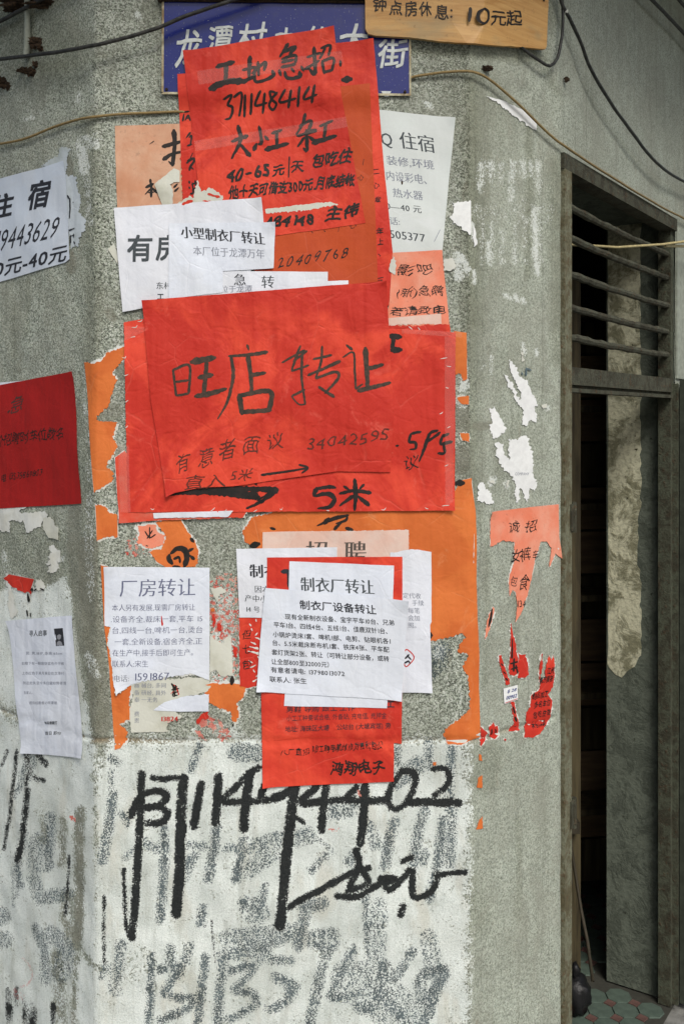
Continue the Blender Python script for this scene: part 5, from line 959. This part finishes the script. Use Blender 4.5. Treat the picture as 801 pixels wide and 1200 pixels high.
def flat_poly(c, pts, mat, name, zo=.00042):
    P = np.array(pts); cc = P.mean(0); P = np.vstack([P, cc]); n = len(P)-1
    return obj(name, SP(P[:, 0], P[:, 1], c.off(P[:, 0], P[:, 1])+zo), [((i+1) % n, i, n) for i in range(n)], mat, c.root)
flat_poly(c, Z(*RI, [(306, 444), (350, 441), (360, 536), (316, 538)]), PHOTO1, 'portrait_photo', .0005)
ell = lambda x, y, a, b: [(x+a*math.cos(t), y+b*math.sin(t)) for t in np.linspace(0, 2*math.pi, 16, endpoint=False)]
flat_poly(c, Z(*RI, ell(333, 486, 11, 17)), PHOTO2, 'portrait_face', .0008); flat_poly(c, Z(*RI, [(320, 536), (322, 518), (333, 508), (346, 516), (352, 534)]), PHOTO2, 'portrait_shoulders', .0007)
flat_poly(c, Z(*RI, [(321, 482), (322, 468), (334, 462), (345, 468), (346, 480), (334, 474)]), PHOTO1, 'portrait_hair', .0010)

# ------------------------------------------------------------------ papers on the right chamfer
RJ = (550, 580, .2584)
c = sheet('salmon_poster', 'salmon handwritten hiring poster torn to a long point on the right chamfer', 'poster', Z(*RJ, [(90, 76, .2), (250, 58, .2), (400, 42, .2), (402, 190, .2), (416, 290, .5), (384, 264, .6), (357, 326, .4), (368, 240, .6), (345, 210, .6), (318, 212, .6), (290, 300, .4), (258, 460, .4), (236, 520, .5), (204, 578, .4), (213, 500, .5), (205, 440, .4), (190, 430), (178, 460, .6), (172, 400, .6), (176, 360, .5), (195, 300, .5), (196, 215, .8), (150, 205, .8), (110, 225, .8), (88, 236, .4)]), .6, SALMON, rag=.4, torn=.9, amp=.0014, grid=5, lifts=((574, 600, 14, .003),))
text(c, '诚', *Z(*RJ, [(165, 170)])[0], 15, 6, style='hand', mat=INK, jit=.06); text(c, '招', *Z(*RJ, [(248, 162)])[0], 14, 6, style='hand', mat=INK, jit=.06)
text(c, '女', *Z(*RJ, [(178, 300)])[0], 17, 6, width=12, style='hand', mat=INK); text(c, '裤', *Z(*RJ, [(218, 295)])[0], 17, 4, width=14, style='hand', mat=INK); text(c, '车', *Z(*RJ, [(278, 288)])[0], 12, 4, width=8, style='hand', mat=INK)
text(c, '包', *Z(*RJ, [(176, 412)])[0], 13, 6, width=9, style='hand', mat=FINK, bold=-.008); text(c, '食', *Z(*RJ, [(215, 430)])[0], 20, 6, width=12, style='hand', mat=INK); text(c, '134', *Z(*RJ, [(206, 512)])[0], 12, 6, width=11, style='hand', mat=INK)
SH = [([(186, 580, .2), (194, 640), (207, 700), (214, 760), (216, 806), (200, 820), (180, 815), (176, 770), (182, 690)], 'red spike of torn poster directly under the salmon poster', RED2), ([(215, 712), (228, 724), (248, 722), (258, 760), (262, 815), (240, 828), (214, 830), (218, 770)], 'ragged red piece right of the red spike', RED2),
      ([(130, 728), (142, 726), (152, 770), (170, 820), (182, 855), (164, 862), (150, 815), (136, 770)], 'slanting red shred left of the red spike', RED2), ([(184, 935), (200, 938), (206, 990), (222, 1065), (196, 1070), (174, 1072), (196, 1030), (190, 980)], 'thin red tail below the small sticker', RED2),
      ([(345, 742), (352, 725), (362, 750), (372, 724), (380, 770), (376, 870), (352, 905), (374, 935), (366, 1010), (345, 1040), (320, 1075), (290, 1095), (240, 1098), (250, 1040), (252, 985), (272, 960), (276, 905), (308, 885), (318, 845), (335, 830)], 'largest red torn fragment on the right chamfer, with rows of black print', RED2),
      ([(318, 720), (324, 718), (322, 790), (312, 850), (310, 790)], 'narrow red sliver left of the largest red fragment', RED2), ([(84, 1050), (104, 1030), (112, 1050), (122, 1045), (128, 1090), (108, 1106), (88, 1090)], 'small red ragged piece low on the right chamfer', RED2), ([(48, 1050), (62, 1065), (78, 1080), (70, 1110), (48, 1140)], 'small red ragged piece on the corner edge', RED2),
      ([(152, 1102), (160, 1106), (158, 1114), (150, 1110)], 'tiny red speck below the red tail', RED2), ([(84, 545), (104, 506), (112, 515), (98, 575), (78, 640), (66, 655), (74, 600)], 'small salmon shred with a black stroke left of the red spike', SALMON)]
for pl, lb, mt in SH:
    c = sheet('torn_poster', lb, 'paper scrap', Z(*RJ, pl), .5, mt, rag=.7, torn=.9, grid=4, group='torn shreds on the right chamfer', amp=.0012)
    if 'largest' in lb:
        for s, x, y, w in (('江州', 342, 810, 34), ('南方服装', 310, 852, 62), ('制品加工', 276, 925, 76), ('多名车位', 284, 965, 80), ('包吃住宿', 280, 1010, 84), ('来电详谈', 276, 1055, 66)): text(c, s, *Z(*RJ, [(x, y)])[0], 8.5, 10, width=w*.2584, style='hand', mat=INK, jit=.06, bold=.02, clip=lambda X, Y: True)
    elif 'spike of' in lb: strokes(c, RJ, [([4, 10], [(188, 650), (186, 740)]), (8, [(180, 765), (212, 755)]), (8, [(196, 740), (196, 800)]), (8, [(184, 790), (212, 780)]), (7, [(204, 770), (214, 808)])])
    elif 'slanting' in lb: strokes(c, RJ, [(6, [(140, 765), (150, 775)]), (6, [(150, 800), (162, 812)]), (7, [(160, 830), (172, 842)])])
    elif 'tail' in lb: strokes(c, RJ, [(8, [(192, 960), (200, 990)]), (10, [(200, 1005), (206, 1025)]), (7, [(190, 1055), (212, 1050)])])
    elif 'small red ragged piece low' in lb: strokes(c, RJ, [(7, [(95, 1060), (96, 1090)]), (6, [(112, 1060), (116, 1080)])])
    elif 'salmon shred' in lb: strokes(c, RJ, [([6, 12, 5], [(100, 515), (92, 560), (82, 600)])])
c = sheet('sticker', 'small white sticker with blue print over the red shreds', 'sticker', Z(*RJ, [(150, 878), (213, 861), (215, 926), (154, 948)]), 1.8, STICK, rag=.08, amp=.0004, grid=4)
text(c, '$ 28', *Z(*RJ, [(166, 898)])[0], 5.5, 14, width=11, bold=.03, mat=BLUEP); text(c, '00902', *Z(*RJ, [(160, 928)])[0], 6, 14, width=13, bold=.04, mat=BLUEP); strokes(c, RJ, [(3, [(156, 943), (213, 922)])], mat=REDP, name='printed_rule')
RK = (540, 380, .2)
WP = [([(240, 285, .6), (262, 300), (300, 370), (345, 450), (358, 490), (352, 590), (375, 598), (410, 560), (440, 575), (430, 500), (445, 480), (425, 430), (400, 380), (385, 345), (360, 320), (330, 300), (320, 250), (280, 205), (278, 250), (300, 310), (330, 380), (350, 450), (362, 500), (340, 485), (300, 400), (262, 330)], 'double-pronged white torn patch high on the right chamfer', .8),
      ([(345, 165), (362, 160), (362, 215), (350, 220)], 'tiny white scrap above the double-pronged patch', .6),
      ([(165, 490), (190, 478), (212, 520), (258, 605), (240, 640), (185, 680), (162, 640), (158, 590), (180, 580), (175, 520)], 'white torn flake left of the double-pronged patch', .8),
      ([(186, 700), (238, 700), (250, 770), (275, 800), (276, 670), (330, 665), (352, 655), (385, 665), (412, 740), (418, 830), (440, 950), (430, 985), (400, 960), (398, 1010), (385, 1045), (370, 1000), (345, 960), (332, 1045), (312, 1000), (300, 900), (225, 830)], 'largest white torn patch in the middle of the right chamfer', 1.0),
      ([(95, 965), (115, 925), (150, 965), (190, 1050), (150, 1052), (90, 1035)], 'white torn flake just above the salmon poster', .8), ([(158, 915), (185, 912), (190, 935), (165, 930)], 'tiny white scrap right above the lowest white flake', .5), ([(262, 920), (278, 915), (270, 950), (258, 965)], 'tiny cream scrap between the white flakes', .5), ([(475, 470), (500, 465), (515, 490), (480, 495)], 'tiny white scrap near the door frame', .6)]
for pl, lb, rg in WP:
    c = sheet('torn_poster', lb, 'paper scrap', Z(*RK, pl), .3, STICK if rg > .7 else TORN, rag=rg*1.5, grid=4, single=not lb.startswith(('double', 'largest')), group='white torn paper on the right chamfer', amp=.0012)
    if lb.startswith('double'): strokes(c, RK, [([8, 14], [(372, 255), (372, 300)]), (10, [(372, 258), (400, 270)]), (8, [(345, 280), (352, 298)])], mat=plain('teal_grey_ink', (.12, .17, .19), .8))
    if lb.startswith('largest'): text(c, 'COMPANY', *Z(*RK, [(310, 885)])[0], 5, 0, width=17, mat=GPRINT)
RL_ = (540, 60, .3258)
sheet('torn_poster', 'slanting white torn strip below the tan cord at the top of the right chamfer', 'paper scrap', Z(*RL_, [(88, 162, .6), (150, 178, .6), (215, 210, .6), (270, 248, .4), (272, 285, .6), (240, 268, 1), (190, 235, 1), (130, 190, 1)]), .4, STICK, rag=.5, single=True, grid=4, group='white torn paper on the right chamfer')
sheet('torn_poster', 'square white remnant feathered at its left, on the corner beside the lodging notice', 'paper scrap', Z(*R2, [(450, 525, 1.2), (545, 520, .3), (543, 685, .9), (500, 650, 1.2), (440, 600, 1.4), (460, 570, 1.2)]), .3, STICK, rag=.9, single=True, grid=4, group='white torn paper on the right chamfer')
sheet('torn_poster', 'thin white shred with a blue mark on the corner below the square remnant', 'paper scrap', Z(*R2, [(552, 640), (560, 650), (566, 700), (572, 730), (556, 745), (550, 700)]), .3, STICK, rag=.6, single=True, grid=3, group='white torn paper on the right chamfer')

# ------------------------------------------------------------------ signs
def slab(name, poly, o0, th, mat, parent, rag=0.0, seed=3):
    v2, f2 = fill_poly(densify(poly, rag, seed, 3), 30); n = len(densify(poly, rag, seed, 3)); N = len(v2)
    u0 = U(310.0)
    def fl(off): return SP(v2[:, 0], v2[:, 1], off-disp(U(v2[:, 0]), ZZ(U(v2[:, 0]), v2[:, 1])))
    V = list(fl(o0+th))+list(fl(o0)); F_ = f2+[tuple(i+N for i in f)[::-1] for f in f2]+[((i+1) % n, i, i+N, (i+1) % n+N) for i in range(n)]
    return obj(name, V, F_, mat, parent)
class SC: pass
bs = root('street_sign', 'blue enamel street name plate with white characters and a cream rim', 'street sign', tuple(SP(335, 60, .01)))
slab('sign_plate', [(192, -2), (480, -2), (480, 113), (191, 111)], .003, .0025, BLUE, bs)
for pl in ([(190.5, -2), (193, -2), (192.5, 109), (190, 111)], [(190, 109), (336, 110), (481, 111), (481, 113.5), (336, 112.5), (190, 111.6)], [(478.5, -2), (481, -2), (481, 111), (479, 111)]):
    slab('sign_rim', pl, .0058, .0012, SIGNC, bs)
sc = SC(); sc.root = bs; sc.off = lambda X, Y: .0062-disp(U(np.asarray(X, float)), ZZ(U(np.asarray(X, float)), np.asarray(Y, float)))+0*np.asarray(X, float)
for s, x, y, sz, w in (('龙', 204, 76, 46, 32), ('潭', 241, 62, 36, 31), ('村', 277, 62, 38, 34), ('中', 318, 66, 38, 30), ('约', 356, 66, 38, 30), ('大', 395, 66, 42, 36), ('街', 440, 78, 36, 36)):
    text(sc, s, x, y, sz, 2, width=w, style='print', bold=.022, mat=SIGNW, slant=.10, jit=.022, name='sign_character')
for s in [(474, 109), (196, 106)]:
    V, Fc = blob('s', tuple(SP(s[0], s[1], .0075)), .0035, RUSTY, 2, 1, .2); obj('screw', V, Fc, RUSTY, bs)
slab('chipped_spot', [(446, 108), (458, 108), (455, 114), (450, 114)], .0062, .0004, SIGNW, bs, .3)
rl = root('metal_rail', 'grey metal rail running along the top edge of the blue street sign', 'rail', tuple(SP(320, -1, .02)))
slab('rail_bar', [(186, -9), (432, -6), (432, 3), (186, 1)], .002, .018, IRON, rl, .15)
slab('rail_lip', [(186, 1.5), (432, 3.5), (432, 6), (186, 3.5)], .002, .009, RUSTY, rl, .2)
ws = root('wooden_sign', 'unpainted plywood board hand-lettered in black with an hourly room price', 'sign', tuple(SP(530, 20, .02)))
slab('board', [(427, -40, .1), (634.5, -40, .1), (634, 10, .1), (632, 57, .1), (630.5, 60.5, .2), (600, 58, .35), (560, 55.5, .35), (520, 53, .35), (480, 48, .3), (440, 46, .2), (431, 44, .1), (427.5, 38, .1)], .010, .009, WOOD, ws, .2)
sw = SC(); sw.root = ws; sw.off = lambda X, Y: .0192-disp(U(np.asarray(X, float)), ZZ(U(np.asarray(X, float)), np.asarray(Y, float)))+0*np.asarray(X, float)
for s, x, y, sz, w in (('钟', 436, 17, 18, 17), ('点', 455, 20, 17, 16), ('房', 473, 22, 19, 16), ('休', 490, 22, 18, 15), ('息', 508, 25, 18, 17), ('：', 524, 25, 15, 14), ('元', 566, 31, 19, 19), ('起', 584, 32, 20, 20)):
    text(sw, s, x, y, sz, -2, width=w, style='hand', jit=.028, bold=.016, mat=INK, name='painted_character')
strokes(sw, I1, [([2.2, 2.8, 2.2], [(548.5, 13.5), (548, 22), (547.5, 30)])], name='painted_digit')
strokes(sw, I1, [([2.2, 2.8, 2.4, 2.8], [(559.5, 13), (554.5, 18), (554, 27), (558, 31), (563, 27), (563.5, 18), (559, 13.2)])], name='painted_digit')
for s in ((444, 2), (628, 4)):
    V, Fc = blob('n', tuple(SP(s[0], s[1], .0195)), .003, RUSTY, 2, 1, .2, (1, .5, 1)); obj('nail', V, Fc, RUSTY, ws)

# ------------------------------------------------------------------ cables, cord, brackets
wire('cable', 'thick black cable sagging across the top left in front of the blue sign', 'cable', [(-60, 78, .03), (0, 75, .03), (60, 69, .03), (120, 59, .03), (180, 43, .032), (225, 25, .034), (290, 3, .034), (340, -18, .03)], .0042)
wire('cable', 'black cable leaving the top left corner beside the crumbling bracket', 'cable', [(-60, 55, .02), (0, 32, .02), (24, 20, .02), (60, 2, .02), (100, -20, .02)], .0045)
wire('cord', 'tan cord along the wall from the left border behind the red posters', 'cord', [(-60, 172, .008), (0, 170, .007), (35, 163, .007), (60, 152, .007), (95, 141, .007), (140, 135, .006), (190, 132, .004), (209, 131, .0028), (218, 131, .0)], .0028)
wire('cord', 'tan cord running from the blue sign down across the door frame', 'cord', [(481.5, 91.5, .004), (490, 90, .007), (520, 86, .008), (545, 85, .010), (556, 88, .012), (572, 98, .012), (600, 122, .012), (630, 150, .012), (655, 172, .012), (690, 196, .014), (730, 221, .014), (770, 244, .014), (800, 259, .014), (815, 268, .014)], .0028)
wire('cable', 'black cable looping from behind the wooden sign up to the top', 'cable', [(600, 55, .014), (612, 66, .016), (625, 75, .018), (636, 80, .018), (645, 71, .018), (650, 50, .018), (651, 20, .018), (649, -20, .018)], .0034)
wire('cable', 'black cable curving down the side wall above the doorway', 'cable', [(640, -20, .02), (648, 6, .02), (656, 25, .022), (668, 52, .024), (678, 82, .026), (696, 114, .028), (725, 156, .03), (755, 192, .03), (780, 210, .03), (801, 219, .03), (830, 226, .03)], .0040)
wire('cable', 'straight black cable crossing the top right corner', 'cable', [(735, -14, .03), (755, 8, .03), (780, 33, .03), (801, 57, .03), (830, 88, .03)], .0048)
wire('cable', 'rusty brown cable at the extreme top right corner', 'cable', [(765, -12, .04), (782, 8, .04), (801, 28, .04), (830, 52, .04)], .0048)
def clip_(label, x, y, r, o=.008, sq=(1, .6, 1), mat=RUSTY, cat='clip', nm='cable_clip'):
    V, Fc = blob('b', tuple(SP(x, y, o)), r, mat, x*.37, 3, .7, sq); ob = obj(nm, V, Fc, mat); recentre(ob); tag(ob, label, cat)
clip_('dark crumbling clip on the wall above the tan cord near the corner', 568, 81, .009, .006, (1.2, .7, .6)); clip_('small dark plug in the wall left of the black cable on the side wall', 660, 94, .006)
clip_('pale clip joining two cables near the top of the side wall', 652.5, 17, .004, .022, (1, 1, 1), TORN)
bk = root('wall_bracket', 'rusty bracket with crumbling dark lumps at the top left corner', 'bracket', tuple(SP(36, 30, .02)))
lumps = [(30, 2, .026, (1.7, .6, .5)), (55, 4, .020, (1.4, .6, .45)), (16, 8, .014, (1.2, .6, .7)), (46, 51, .011, (1.2, .6, .8)), (38, 49, .007, (1.4, .6, .6)), (50, 57, .007, (1, .6, .8)), (40, 85, .011, (1.2, .5, .6)), (30, 83, .009, (1.3, .5, .6)), (4, 97, .013, (1.2, .5, .7)), (10, 101, .007, (1, .5, .9)), (44, 76, .006, (1, .5, 1))]
for x, y, r_, sq in lumps:
    V, Fc = blob('l', tuple(SP(x, y, r_*.35)), r_, RUSTY, x+y*.7, 4, 1.0, sq); obj('rust_lump', V, Fc, RUSTY, bk, False)
V, Fc = tube([SP(37, -12, .012), SP(37, 30, .010), SP(36, 55, .008), SP(35, 69, .007)], .0065, 8, .25); obj('bracket_rod', V, Fc, LIGHTW, bk, True)
# bamboo stick held in the grille
p = [RW(.10, EYE+(HY-292)/FOC*2.35, .05), RW(.45, EYE+(HY-290)/FOC*2.55, .02), RW(.68, EYE+(HY-287)/FOC*2.72, -.03), RW(1.0, EYE+(HY-275)/FOC*2.9, -.09)]
V, Fc = tube(p, .0035, 6); o = obj('bamboo_stick', V, Fc, CORD2, None, True); recentre(o); tag(o, 'thin pale bamboo stick poking out through the door grille', 'stick')
p = [RW(.70, EYE+(HY-290)/FOC*2.75, -.03), RW(1.0, EYE+(HY-288)/FOC*2.95, -.06)]
V, Fc = tube(p, .004, 6); o = obj('bamboo_stick', V, Fc, CORD2, None, True); recentre(o); tag(o, 'short pale bamboo stick lying just under the longer one at the grille', 'stick')
for o in C.objects:
    if '_o' in o: del o['_o']
